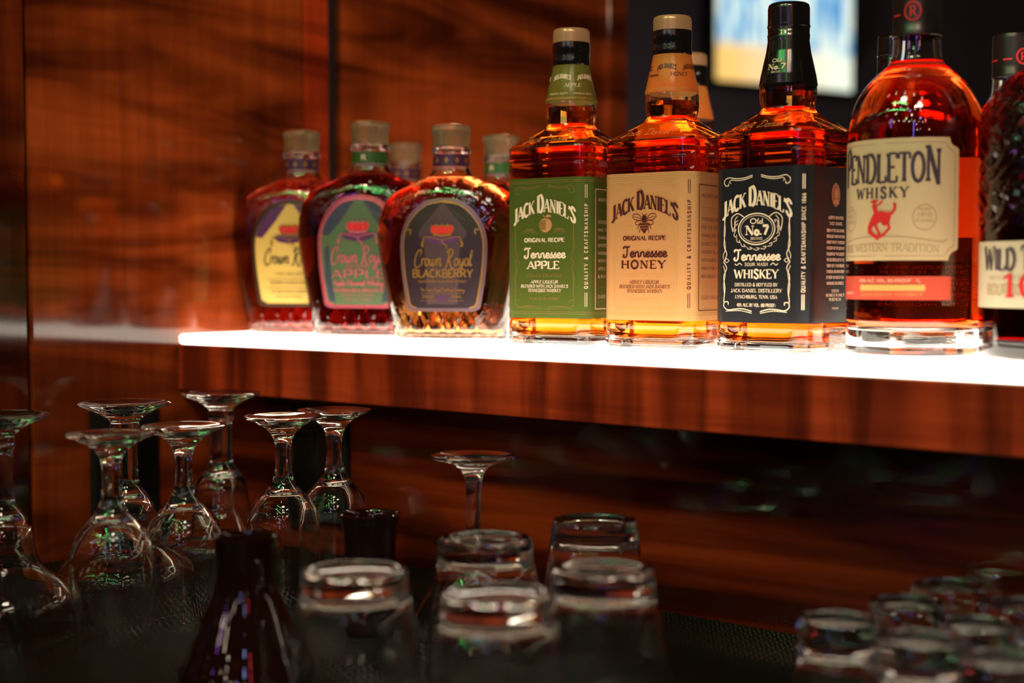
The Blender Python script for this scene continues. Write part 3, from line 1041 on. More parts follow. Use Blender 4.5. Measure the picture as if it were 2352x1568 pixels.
def square_bottle(loc, rz, kind, label, group='square whiskey bottles', detail=True):
    o = empty('whiskey_bottle', (loc[0], loc[1], 0.0002), rz, label, 'bottle', group)
    o.scale = (1, 1, 0.982)
    if 'g' not in SH:
        V, F = jd_shell()
        SH['g'] = mesh_obj('glass_body', V, F, M_bottle, o, 38).data
    else:
        mesh_obj('glass_body', None, None, None, o, mesh=SH['g'])
    V, F = jd_liquid(0.2160 if kind != 'green' else 0.2185)
    mesh_obj('liquid', V, F, M_amber if kind == 'black' else M_gold, o, 38)
    # cap, collar, neck wrap
    if kind == 'black':
        rs = [(.2190, circ(jd_r(.2190) + .0006))] + [(z, sq(r[1] + .0007, r[2] + .0007, r[3])) for r in JD for z in [r[0]] if .2195 < z < .258]
        rs += [(.2590, circ(.0170)), (.2640, circ(.0174)), (.2645, circ(.0170)), (.2700, circ(.0171)), (.2702, circ(.0175)), (.2720, circ(.0175)), (.2722, circ(.0171)), (.2860, circ(.0171)), (.2890, circ(.0164)), (.2900, circ(.0150))]
        V, F = loft(rs, 72, cap0=False)
        cap = mesh_obj('cap', V, F, M_black, o, 50)
        if detail:
            k = Ink()
            k.text('Old', .002, .2395, .0028, .0085, 'bold')
            k.text('No.7', .002, .2335, .0046, .0150, 'bold', thick=.26)
            k.text('BRAND', .002, .2305, .0016, .0080, 'slab')
            k.build('lettering', neck_map, I_white, cap, .0014)
    else:
        V, F = loft([(.2575, circ(.0168)), (.2585, circ(.0172)), (.2630, circ(.0171)), (.2640, circ(.0168)), (.2690, circ(.0168)), (.2700, circ(.0172)), (.2740, circ(.0172)), (.2780, circ(.0169)), (.2782, circ(.0155))], 64, cap0=False, cap1=False)
        mesh_obj('collar', V, F, M_black, o, 40)
        V, F = loft([(.2783, circ(.0150)), (.2784, circ(.0168)), (.2870, circ(.0168)), (.2895, circ(.0165)), (.2910, circ(.0154)), (.2914, circ(.0120))], 64)
        mesh_obj('cap', V, F, M_beige, o, 40)
        V, F = sheet(neck_map, .2235, .2572, -.0698, .0700, 64, 18, .0004)
        nl = mesh_obj('neck_label', V, F, P_neck_green if kind == 'green' else P_neck_honey, o, 60)
        if detail:
            k = Ink()
            m = I_white if kind == 'green' else I_brown
            for u in ((.0015, .0240, -.021) if kind == 'green' else (.0050, .0275, -.018)):
                k.text("JACK DANIEL'S", u, .2440, .0042, .0165, 'cond', warp=lambda p, u=u: (p[0], p[1] - 26 * (p[0] - u) ** 2))
            if kind == 'green':
                k.text('APPLE', .0125, .2360, .0032, .0150, 'slab')
                k.text('ORIGINAL RECIPE', .0, .2290, .0016, .0190, 'slab')
                k.text('ORIGINAL RECIPE', .0235, .2290, .0016, .0190, 'slab')
                pass
            else:
                k.text('HONEY', .0170, .2370, .0034, .0150, 'slab')
                k.text('~Tennessee', -.008, .2375, .0032, .0130, 'script')
            k.build('lettering', neck_map, m, nl, .0009)
            k2 = Ink()
            for z in (.2262, .2250):
                k2.rect(-.034, .034, z - .0002, z + .0002)
            k2.build('rule_lines', neck_map, I_goldfaint, nl, .0008)
    if detail:
        k = Ink()
        k.text('~Jack ~Daniel', -.002, .1840, .0062, .046, 'script', thick=.10, thin=.07, slant=.1)
        k.build('moulded_signature', shoulder_map, I_emboss, o, .0006)
        k = Ink()
        k.text('~Jack ~Daniel', 0, .1840, .0062, .046, 'script', thick=.10, thin=.07, slant=.1)
        k.build('moulded_signature', shoulder_side_map, I_emboss, o, .0006)
    # wrap label
    V, F = sheet(jd_map, .0240, .1515, -PER / 2 + .004, PER / 2 - .004, 120, 6, .0004)
    lab = mesh_obj('label', V, F, {'green': P_green, 'honey': P_honey, 'black': P_black}[kind], o, 25)
    if not detail:
        return o
    main = {'green': I_white, 'honey': I_brown, 'black': I_white}[kind]
    faint = {'green': I_olive, 'honey': I_goldfaint, 'black': I_white}[kind]
    a, f = Ink(), Ink()
    jd_logo(a, .1205)
    scroll_frame(f if kind != 'black' else a, .00042 if kind != 'black' else .00075)
    if kind != 'black':
        double_rules(f)
        a.text('ORIGINAL RECIPE', 0, .0935, .0034, .0425, 'slab', thick=.27, thin=.12)
        a.text('~Tennessee', .0005, .0790, .0088, .0435, 'script', thick=.16, thin=.09)
        a.text('APPLE' if kind == 'green' else 'HONEY', -.001, .0690, .0068, .0345 if kind == 'green' else .0440, 'slab', thick=.25, thin=.11, track=.0 if kind == 'green' else .12)
        f.text('FINELY CRAFTED', 0, .0615, .0028, .0370, 'slab', track=.1)
        a.text('APPLE LIQUEUR' if kind == 'green' else 'HONEY LIQUEUR', 0, .0558, .0027, .0290, 'slab', slant=.18)
        a.text("BLENDED WITH JACK DANIEL'S", 0, .0519, .0027, .0500, 'slab', slant=.18)
        a.text('TENNESSEE WHISKEY', 0, .0480, .0027, .0355, 'slab', slant=.18)
        f.text('35% ALC. BY VOL. (70 PROOF)', 0, .0410, .0020, .0320, 'slab')
        for s in (-1, 1):
            for d in (0, .0022, .0044):
                f.curve([(s * (.0085 + d), .1015), (s * (.0125 + d), .1055), (s * (.0155 + d), .1045), (s * (.0175 + d), .1018)], .0005)
        if kind == 'green':
            g = Ink()
            g.poly([(.0012 + .0065 * math.cos(t) * (1 + .06 * math.cos(2 * t)), .1088 + .0068 * math.sin(t) - .0012 * math.exp(-((t - PI / 2) * 2.2) ** 2)) for t in [2 * PI * i / 28 for i in range(28)]])
            g.curve([(.0008, .1140), (.0, .1165), (-.0012, .1178)], .0007)
            g.poly([(.0012, .1162), (.0030, .1182), (.0058, .1182), (.0078, .1160), (.0048, .1158), (.0028, .1152)])
            g.build('apple_emblem', jd_map, I_amber, lab, .0007)
            g = Ink()
            for q in range(5):
                zz = .1052 + .0018 * q
                g.curve([(-.0052, zz + .0006), (-.002, zz - .0002), (.0018, zz + .0001)], .0007)
            g.build('apple_cuts', jd_map, P_green, lab, .0010)
        else:
            g = Ink()
            g.disc(0, .1133, .0022, .0018)
            g.disc(0, .1108, .0027, .0026)
            for q, (wd, zz) in enumerate(((.0046, .1074), (.0044, .1052), (.0032, .1030))):
                g.rect(-wd, wd, zz - .00085, zz + .00055)
            g.poly([(-.0026, .1018), (.0026, .1018), (.0008, .0996), (0, .0990), (-.0008, .0996)])
            for s in (-1, 1):
                g.curve([(s * .0024, .1122), (s * .0062, .1160), (s * .0108, .1158), (s * .0112, .1130), (s * .0075, .1108), (s * .0028, .1106)], .0006)
                g.curve([(s * .0028, .1104), (s * .0076, .1100), (s * .0088, .1080), (s * .0066, .1066), (s * .0030, .1086)], .0006)
                g.curve([(s * .0026, .1120), (s * .0070, .1132), (s * .0100, .1140)], .0004)
                g.curve([(s * .0008, .1148), (s * .0022, .1164)], .0005)
                g.curve([(s * .0040, .1078), (s * .0060, .1050), (s * .0066, .1030)], .0006)
                g.curve([(s * .0034, .1040), (s * .0046, .1015), (s * .0044, .0998)], .0006)
            g.build('bee_emblem', jd_map, I_brown, lab, .0008)
        a.text('QUALITY & CRAFTSMANSHIP', S_CH, .0890, .0031, .0760, 'slab', rot=True, track=.45, thick=.2)
        bars(a)
        # right face: framed text
        a.frame(S_SIDE - .0325, S_SIDE + .0325, .0328, .1405, .0007)
        f.frame(S_SIDE - .0312, S_SIDE + .0312, .0340, .1392, .0003)
        f.rect(S_SIDE - .028, S_SIDE + .028, .1210, .1214)
        f.rect(S_SIDE - .028, S_SIDE + .028, .0520, .0524)
        if kind == 'green':
            tx = [('SMOOTH FLAVOR', .1300), ('TENNESSEE APPLE', .1098), ('HAS THE DISTINCTIVE', .1028), ('CHARACTER OF JACK', .0958), ("DANIEL'S TENNESSEE", .0888), ('WHISKEY & LIQUEUR', .0818), ('WITH CRISP GREEN', .0748), ('APPLE FOR A FRESH', .0678), ('& REWARDING TASTE.', .0608), ('ENJOY CHILLED', .0425)]
        else:
            tx = [('MELLOW FLAVOR', .1300), ('TENNESSEE HONEY', .1098), ('HAS THE DISTINCTIVE', .1028), ('CHARACTER OF JACK', .0958), ("DANIEL'S TENNESSEE", .0888), ('WHISKEY & LIQUEUR', .0818), ('WITH SUBTLE NOTES OF', .0748), ('HONEY FOR A SMOOTH', .0678), ('REWARDING TASTE.', .0608), ('ENJOY CHILLED', .0425)]
        for t, z in tx:
            a.text(t, S_SIDE - .0285, z, .0026, len(t) * .00255, 'slab', align='l')
    else:
        a.oval(0, .1010, .0172, .0128, .0010)
        a.oval(0, .1010, .0152, .0110, .0004)
        for q in range(13):
            t0 = R(-205 + 230 * q / 12.0)
            cx, cz = .0204 * math.cos(t0), .1000 + .0150 * math.sin(t0)
            dx, dz = -math.sin(t0), math.cos(t0)
            a.curve([(cx - dx * .0028, cz - dz * .0022), (cx + math.cos(t0) * .0018, cz + math.sin(t0) * .0014), (cx + dx * .0028, cz + dz * .0022), (cx - math.cos(t0) * .0008, cz - math.sin(t0) * .0006)], .00055, 4)
        for s in (-1, 1):
            a.curve([(s * .0120, .1110), (s * .0180, .1140), (s * .0235, .1108), (s * .0240, .1050), (s * .0225, .0990)], .0008)
            a.curve([(s * .0180, .1118), (s * .0205, .1090), (s * .0210, .1040), (s * .0200, .0990)], .0006)
        a.text('Old', 0, .1055, .0040, .0130, 'bold')
        a.text('No.7', .0005, .0962, .0076, .0225, 'bold', thick=.28)
        a.text('BRAND', 0, .0922, .0020, .0115, 'slab')
        a.text('~Tennessee', .0005, .0755, .0085, .0440, 'script', thick=.17, thin=.09)
        a.text('SOUR MASH', 0, .0707, .0026, .0220, 'slab', track=.12)
        for s in (-1, 1):
            a.curve([(s * .0135, .0713), (s * .0160, .0730), (s * .0185, .0713), (s * .0205, .0726)], .0007)
        a.text('WHISKEY', 0, .0605, .0072, .0420, 'bold', thick=.21, track=.04)
        a.text('DISTILLED & BOTTLED BY', 0, .0540, .0026, .0410, 'slab')
        a.text('JACK DANIEL DISTILLERY', 0, .0490, .0028, .0490, 'slab')
        a.text('LYNCHBURG, TENN. USA', 0, .0440, .0026, .0400, 'slab')
        a.text('40% ALC. BY VOL. (80 PROOF)', 0, .0372, .0026, .0370, 'slab')
        a.text('QUALITY & CRAFTSMANSHIP SINCE 1866', S_CH, .0890, .0031, .0800, 'slab', rot=True, track=.15, thick=.2)
        bars(a, .0009)
        g = Ink()
        for t, z, wd in (('JASPER NEWTON', .1090, .024), ('"JACK" DANIEL', .1042, .021), ('BORN AT THE JACK DANIEL', .0985, .028), ('DISTILLERY WHEN HE WAS', .0937, .028), ('UNDER TWENTY YEARS OLD', .0889, .028), ('INTEGRITY OF THE OLD WAY', .0841, .028), ('FOUNDER OF THE OLDEST', .0793, .028), ('THE OLD DISTILLERY IN THE', .0745, .028), ('TOWN OF LYNCHBURG', .0697, .028), ('CHARCOAL MELLOWED DROP', .0649, .028), ('BY DROP AND AGED IN NEW', .0601, .028), ('HANDMADE OAK BARRELS.', .0553, .027), ('"EVERY DAY', .0490, .012), ('WE MAKE IT, WE MAKE IT', .0455, .029), ('THE BEST WE CAN."', .0420, .020)):
            g.text(t, S_SIDE, z, .0024, wd, 'bold')
        g.rect(S_SIDE - .005, S_SIDE + .005, .0362, .0366)
        g.rect(S_SIDE - .005, S_SIDE + .005, .0352, .0356)
        g.build('side_text', jd_map, I_white, lab, .0008)
        g = Ink()
        g.disc(S_SIDE, .1290, .0068, .0098)
        g.build('portrait_oval', jd_map, I_tan, lab, .0006)
        g = Ink()
        g.disc(S_SIDE, .1300, .0030, .0042)
        g.poly([(S_SIDE - .005, .1215), (S_SIDE - .003, .1252), (S_SIDE + .003, .1252), (S_SIDE + .005, .1215)])
        g.rect(S_SIDE - .0042, S_SIDE + .0042, .1335, .1343)
        g.build('portrait_print', jd_map, I_amber, lab, .0009)
    a.build('lettering', jd_map, main, lab, .0008)
    if f.f:
        f.build('scrollwork', jd_map, faint, lab, .0007)
    return o


SH = {}
bx, by = spot(1311, 1.312)
square_bottle((bx, by), R(5.6), 'green', 'square amber bottle with green paper label and beige cap top')
bx, by = spot(1541, 1.248)
square_bottle((bx, by), R(3.1), 'honey', 'square amber bottle with honey-yellow paper label between the green and black labelled ones')
bx, by = spot(1806, 1.183)
square_bottle((bx, by), R(-3.4), 'black', 'square amber bottle with black label and all-black capped neck')
bx, by = spot(1583, 1.455)
square_bottle((bx, by), R(0), 'honey', 'beige-topped square bottle half hidden behind the honey-yellow labelled one', detail=False)
bx, by = spot(2052, 1.335)
square_bottle((bx, by), R(0), 'black', 'black-capped square bottle hidden behind the round cream labelled one', detail=False)

# ------------------------------------------------------------------ round-shouldered cut-glass bottles
CRP = [(0.0, .0552, .0328, 2.3), (.0006, .0559, .0334, 2.3), (.0016, .0562, .0336, 2.3), (.0028, .0563, .0336, 2.3), (.004, .0564, .0336, 2.3), (.018, .0585, .0337, 2.3), (.033, .0617, .0337, 2.3), (.060, .0668, .0338, 2.3), (.085, .0710, .0338, 2.3),
       (.103, .0727, .0334, 2.3), (.116, .0718, .0328, 2.25), (.128, .0690, .0318, 2.2), (.138, .0632, .0304, 2.15), (.1455, .0545, .0285, 2.1), (.1510, .0440, .0262, 2.05), (.1550, .0340, .0235, 2.0),
       (.1585, .0258, .0208, 2.0), (.1620, .0208, .0186, 2.0), (.1660, .0180, .0174, 2.0), (.1720, .0170, .0168, 2.0), (.1825, .0165, .0165, 2.0)]
NC = 144


def cr_disp(p, z):
    """lozenge cuts round the skirt and on the shoulders"""
    a = p + PI / 2
    d = 0.0
    if .005 < z < .034:
        s = a * 15 / (2 * PI)
        for sg in (-1, 1):
            t = (s + sg * (z / .030) * 1.0) % 1.0
            d -= .0009 * math.exp(-((t - .5) / .07) ** 2)
    x = math.cos(p)
    if z > .098 and z < .152 and True:
        fade = min(1, (z - .098) / .008) * min(1, (.152 - z) / .01)
        side = min(1.0, max(0.0, (abs(x) - .35) / .25)) if math.sin(p) < 0 else 1.0
        s = a * 7 / PI
        for sg in (-1, 1):
            t = (s + sg * (z / .026)) % 1.0
            d -= .0008 * fade * max(side, .25) * math.exp(-((t - .5) / .09) ** 2)
    return d


def cr_shell():
    outer = [(z, el(a, b_, n)) for z, a, b_, n in CRP[:5]]
    zs = [.006 + i * .0016 for i in range(111)]
    zs = [z for z in zs if z <= .1820]
    outer += [(z, el(*pchip(CRP, z))) for z in zs]
    outer += [(.1822, circ(.0165)), (.1826, circ(.0182)), (.1840, circ(.0188)), (.1875, circ(.0188)), (.1890, circ(.0180)), (.1892, circ(.0150))]
    t = .0032
    inner = []
    for z in [.0038, .0046] + [.0062 + i * .004 for i in range(45)]:
        if z > .1885:
            break
        a, b_, n = pchip(CRP, z)
        q = .0055 if z < .005 else (.0038 if z < .006 else t)
        inner.append((z, el(max(a - q, .0115), max(b_ - q, .0115), n)))
    inner.append((.1891, circ(.0115)))
    return loft(outer + list(reversed(inner)), NC, disp=lambda p, z: 0.0)


def cr_glass():
    V, F = cr_shell()
    V2 = []
    for (x, y, z) in V:           # only the outer skin carries the cuts
        r = math.hypot(x, y)
        if .004 < z < .16 and r > .005:
            p = math.atan2(y, x)
            if r > el(*pchip(CRP, z))(p) - .0015:
                k = (r + cr_disp(p, z)) / r
                x, y = x * k, y * k
        V2.append((x, y, z))
    return V2, F


def cr_liquid(fill):
    rs = []
    for z in [.0034, .0042] + [.0058 + i * .004 for i in range(44)]:
        if z > fill:
            break
        a, b_, n = pchip(CRP, z)
        q = .0051 if z < .005 else (.0034 if z < .006 else .0028)
        rs.append((z, el(a - q, b_ - q, n)))
    a, b_, n = pchip(CRP, fill)
    rs.append((fill, el(a - .0028, b_ - .0028, n)))
    return loft(rs, NC)


def cr_map(u, z, off):
    a, b_, n = pchip(CRP, z)
    q = max(0.0, 1 - abs(u / a) ** n) ** (1 / n)
    return (u, -(b_ * q + off), z)


CZ0, CZ1 = .0310, .1345


def cr_hw(k, pad=0.0):
    z0, z1 = CZ0 - pad, CZ1 + pad

    def f(z):
        t = (z - z0) / (z1 - z0)
        t = min(1, max(0, t))
        if t < .58:
            q = t / .58
            wv = .0315 + (.0388 - .0315) * math.sin(q * PI / 2)
        else:
            wv = .0388 * math.sqrt(max(0.0, 1 - ((t - .58) / .42) ** 2))
        if t < .045:
            wv -= .006 * (1 - math.sqrt(max(0, 1 - (1 - t / .045) ** 2)))
        return k * wv + pad
    return f


def crown(red, gold, cx, z, s):
    """small red crown: five lobes over a jewelled band"""
    red.poly([(cx - .0085 * s, z + .0020 * s), (cx - .0108 * s, z + .0062 * s), (cx - .0100 * s, z + .0092 * s), (cx - .0060 * s, z + .0100 * s), (cx, z + .0094 * s), (cx + .0060 * s, z + .0100 * s), (cx + .0100 * s, z + .0092 * s), (cx + .0108 * s, z + .0062 * s), (cx + .0085 * s, z + .0020 * s)])
    gold.stroke([(cx - .0088 * s, z + .0012 * s), (cx, z + .0002 * s), (cx + .0088 * s, z + .0012 * s)], .0022 * s)
    for a in (-1, 1):
        gold.curve([(cx + a * .0085 * s, z + .002 * s), (cx + a * .0112 * s, z + .0062 * s), (cx + a * .0100 * s, z + .0098 * s), (cx + a * .0050 * s, z + .0104 * s), (cx + a * .001 * s, z + .0098 * s)], .0007 * s)
        gold.curve([(cx + a * .0045 * s, z + .002 * s), (cx + a * .0062 * s, z + .0060 * s), (cx + a * .0048 * s, z + .0092 * s), (cx, z + .0096 * s)], .0006 * s)
    for q in (-1, 0, 1):
        gold.disc(cx + q * .0055 * s, z + .0108 * s, .0010 * s, n=10)


def tassels(ink, cx, z, s):
    ink.curve([(cx - .0200 * s, z - .0030 * s), (cx - .0180 * s, z + .0015 * s), (cx - .0080 * s, z + .0005 * s), (cx, z - .0014 * s), (cx + .0080 * s, z + .0005 * s), (cx + .0180 * s, z + .0015 * s), (cx + .0200 * s, z - .0030 * s)], .0010 * s)
    for a in (-1, 1):
        ink.curve([(cx + a * .0200 * s, z - .0030 * s), (cx + a * .0212 * s, z - .0060 * s), (cx + a * .0200 * s, z - .0090 * s)], .0022 * s)
    ink.curve([(cx, z - .0014 * s), (cx + .0012 * s, z - .0055 * s), (cx + .0045 * s, z - .0070 * s), (cx + .0050 * s, z - .0105 * s)], .0012 * s)


def cut_bottle(loc, rz, kind, label, scale, detail=True):
    o = empty('whiskey_bottle', (loc[0], loc[1], 0.0002), rz, label, 'bottle', 'round-shouldered whiskey bottles', scale)
    o.scale = (scale * 1.025, scale, scale * .988)
    if 'c' not in SH:
        V, F = cr_glass()
        SH['c'] = mesh_obj('glass_body', V, F, M_bottle, o, 60).data
    else:
        mesh_obj('glass_body', None, None, None, o, mesh=SH['c'])
    lm = {'berry': M_brown, 'apple': M_deep, 'gold': M_copper}[kind]
    V, F = cr_liquid(.1585)
    mesh_obj('liquid', V, F, lm, o, 60)
    V, F = loft([(.1893, circ(.0120)), (.1894, circ(.0168)), (.1905, circ(.0176)), (.1925, circ(.0172)), (.2000, circ(.0178)), (.2060, circ(.0188)), (.2085, circ(.0192)), (.2100, circ(.0186)), (.2112, circ(.0150)), (.2120, circ(.0090))], 48)
    mesh_obj('stopper', V, F, M_stopper, o, 50)
    V, F = loft([(.1700, circ(.0176)), (.1810, circ(.0171))], 48, False, False)
    col = mesh_obj('neck_band', V, F, P_collar_green if kind == 'apple' else P_collar_purple, o, 60)
    nm = ring_map(lambda z: .0177 - .0005 * (z - .170) / .011)
    k = Ink()
    if kind == 'apple':
        k.text('R', 0, .1728, .0050, .0050, 'bold')
    else:
        for u in (-.020, -.010, 0, .010, .020):
            k.poly([(u - .0022, .1755), (u, .1720), (u + .0022, .1755), (u, .1790)])
    k.build('band_print', nm, I_gold if kind != 'apple' else I_white, col, .0006)
    if not detail:
        return o
    # label: rim, field, print
    hw2, hw1 = cr_hw(1.0, .0035), cr_hw(1.0, 0.0)
    V, F = sheet(cr_map, CZ0 - .0035, CZ1 + .0035, lambda z: -hw2(z), hw2, 24, 60, .0005)
    rim = mesh_obj('label', V, F, {'berry': P_mauve, 'apple': P_pinkrim, 'gold': P_darkrim}[kind], o, 60)
    V, F = sheet(cr_map, CZ0, CZ1, lambda z: -hw1(z), hw1, 24, 60, .0009)
    mesh_obj('label_field', V, F, {'berry': P_violet, 'apple': P_forest, 'gold': P_yellow}[kind], rim, 60)
    ed = Ink()
    pts = [(-hw1(CZ0 + (CZ1 - CZ0) * i / 60), CZ0 + (CZ1 - CZ0) * i / 60) for i in range(61)]
    ed.stroke(pts + [(-x, z) for x, z in reversed(pts)], .0014)
    ed.build('label_edging', cr_map, {'berry': I_gold, 'apple': I_pink, 'gold': P_darkrim}[kind], rim, .0012)
    # drawn-back curtain in the upper corners
    for s in (-1, 1):
        dr = Ink()
        top = [(s * .004, .1325)] + [(s * hw1(z) * .97, z) for z in (.131, .127, .122, .117, .112, .106, .100)] + [(s * .030, .0985), (s * .022, .1075), (s * .014, .1175)]
        dr.poly(top)
        dr.build('curtain_print', cr_map, {'berry': I_black, 'apple': P_slate, 'gold': P_purple}[kind], rim, .0013)
    if kind == 'berry':
        prof = [(.0345, .0150), (.0700, .0160), (.0930, .0175), (.1030, .0235), (.1078, .0215), (.1178, .0135), (.1325, .0012)]
        bw = lambda z: pchip(prof, z)[0]
        V, F = sheet(cr_map, .0345, .1325, lambda z: -bw(z), bw, 14, 40, .0011)
        mesh_obj('beam_print', V, F, P_beam, rim, 60)
    if kind == 'apple':
        for s in (-1, 1):
            dr = Ink()
            dr.poly([(s * .0300, .090), (s * .0345, .085), (s * .0335, .055), (s * .0290, .035), (s * .0230, .0335), (s * .0265, .050), (s * .0285, .070)])
            dr.build('side_print', cr_map, P_slate, rim, .0013)
    red, gold, pur, txt = Ink(), Ink(), Ink(), Ink()
    crown(red, gold, 0, .1010, 1.0)
    pur.poly([(-.0165, .0985), (-.0130, .1015), (0, .1005), (.0130, .1015), (.0165, .0985), (.0120, .0945), (0, .0925), (-.0120, .0945)])
    tassels(gold, 0, .0985, .92)
    txt.text('~Crown ~Royal', 0, .0720, .0150, .0560, 'script', slant=.16, thick=.10, thin=.045)
    if kind == 'berry':
        txt.text('BLACKBERRY', 0, .0610, .0075, .0590, 'sans', thick=.19, thin=.17)
        txt.text('BLACKBERRY FLAVORED WHISKY', 0, .0556, .0026, .0470, 'sans')
        txt.text('The ~Crown ~Royal ~Distilling ~Company', 0, .0475, .0030, .0430, 'script')
        txt.rect(-.021, .021, .0450, .0453)
        txt.text('35% ALC', -.0135, .0408, .0026, .0130, 'sans')
        txt.text('750ML', .0135, .0408, .0026, .0110, 'sans')
        for s in (-1, 1):
            txt.rect(s * .0135 - .0075, s * .0135 + .0075, .0380, .0383)
            gold.curve([(s * .0345, .1065), (s * .0320, .1075), (s * .0312, .1055), (s * .0318, .1025)], .0012)
        bry = Ink()
        for q in range(9):
            bry.disc(random.uniform(-.003, .003), .0408 + random.uniform(-.0025, .0025), .0014, n=10)
        bry.build('berry_print', cr_map, P_purple, rim, .0016)
    elif kind == 'apple':
        txt.text('REGAL', 0, .0668, .0034, .0230, 'slab')
        txt.text('APPLE', 0, .0570, .0080, .0560, 'sans', thick=.22, thin=.10)
        txt.text('~Apple ~Flavored ~Whisky'.replace('~A', 'A').replace('~F', 'F').replace('~W', 'W'), 0, .0500, .0050, .0500, 'script', thick=.2, thin=.12)
        txt.text('THE CROWN ROYAL DISTILLING CO', 0, .0435, .0030, .0500, 'script', thick=.2, thin=.12)
        txt.text('PRODUCT OF CANADA', 0, .0392, .0022, .0340, 'sans')
        txt.text('35% ALC 750ML', 0, .0352, .0020, .0280, 'sans')
    else:
        txt.text('FINE DELUXE', 0, .0600, .0026, .0300, 'slab')
        txt.rect(-.026, .026, .0560, .0564)
        txt.text('BLENDED CANADIAN WHISKY', 0, .0510, .0026, .0420, 'slab')
        txt.rect(-.026, .026, .0470, .0474)
        txt.text('THE CROWN ROYAL COMPANY', 0, .0420, .0022, .0400, 'slab')
        txt.text('40% ALC 750ML', 0, .0370, .0020, .0280, 'slab')
    red.build('crown_print', cr_map, I_red, rim, .0014)
    pur.build('cushion_print', cr_map, P_purple, rim, .0014)
    gold.build('cord_print', cr_map, I_pink if kind == 'apple' else I_gold, rim, .0017)
    txt.build('lettering', cr_map, {'berry': I_gold, 'apple': I_pink, 'gold': I_black}[kind], rim, .0015)
    return o


bx, by = spot(1037, 1.400)
cut_bottle((bx, by), R(27), 'berry', 'cut-glass round-shouldered bottle with dark violet label, beside the green labelled square bottle', 1.0)
bx, by = spot(851, 1.480)
cut_bottle((bx, by), R(25), 'apple', 'dark round-shouldered bottle with pink-rimmed green label and green neck band', 1.055)
bx, by = spot(695, 1.562)
cut_bottle((bx, by), R(26), 'gold', 'round-shouldered bottle with golden yellow label, nearest the wooden wall', 1.05)
bx, by = spot(932, 1.700)
cut_bottle((bx, by), R(15), 'gold', 'purple-banded round-shouldered bottle in the back row behind the violet labelled one', 1.05, False)
bx, by = spot(1150, 1.565)
cut_bottle((bx, by), R(8), 'apple', 'green-banded round-shouldered bottle in the back row behind the green labelled square one', 1.03, False)

# ------------------------------------------------------------------ round cream-labelled bottles
PR = .0513
PP = [(0.0, .0485), (.0012, .0502), (.003, .0511), (.0045, PR), (.006, PR), (.010, PR), (.1700, PR), (.1780, .0509), (.1860, .0496), (.1940, .0472), (.2020, .0438), (.2090, .0396), (.2150, .0348), (.2200, .0298), (.2240, .0250), (.2275, .0215), (.2320, .0193), (.2400, .0182), (.2520, .0178), (.2700, .0176)]
NP = 80


def pd_map(u, z, off):
    p = -PI / 2 + u / PR
    return ((PR + off) * math.cos(p), (PR + off) * math.sin(p), z)


def rings_of(prof, zs):
    return [(z, circ(pchip(prof, z)[0])) for z in zs]


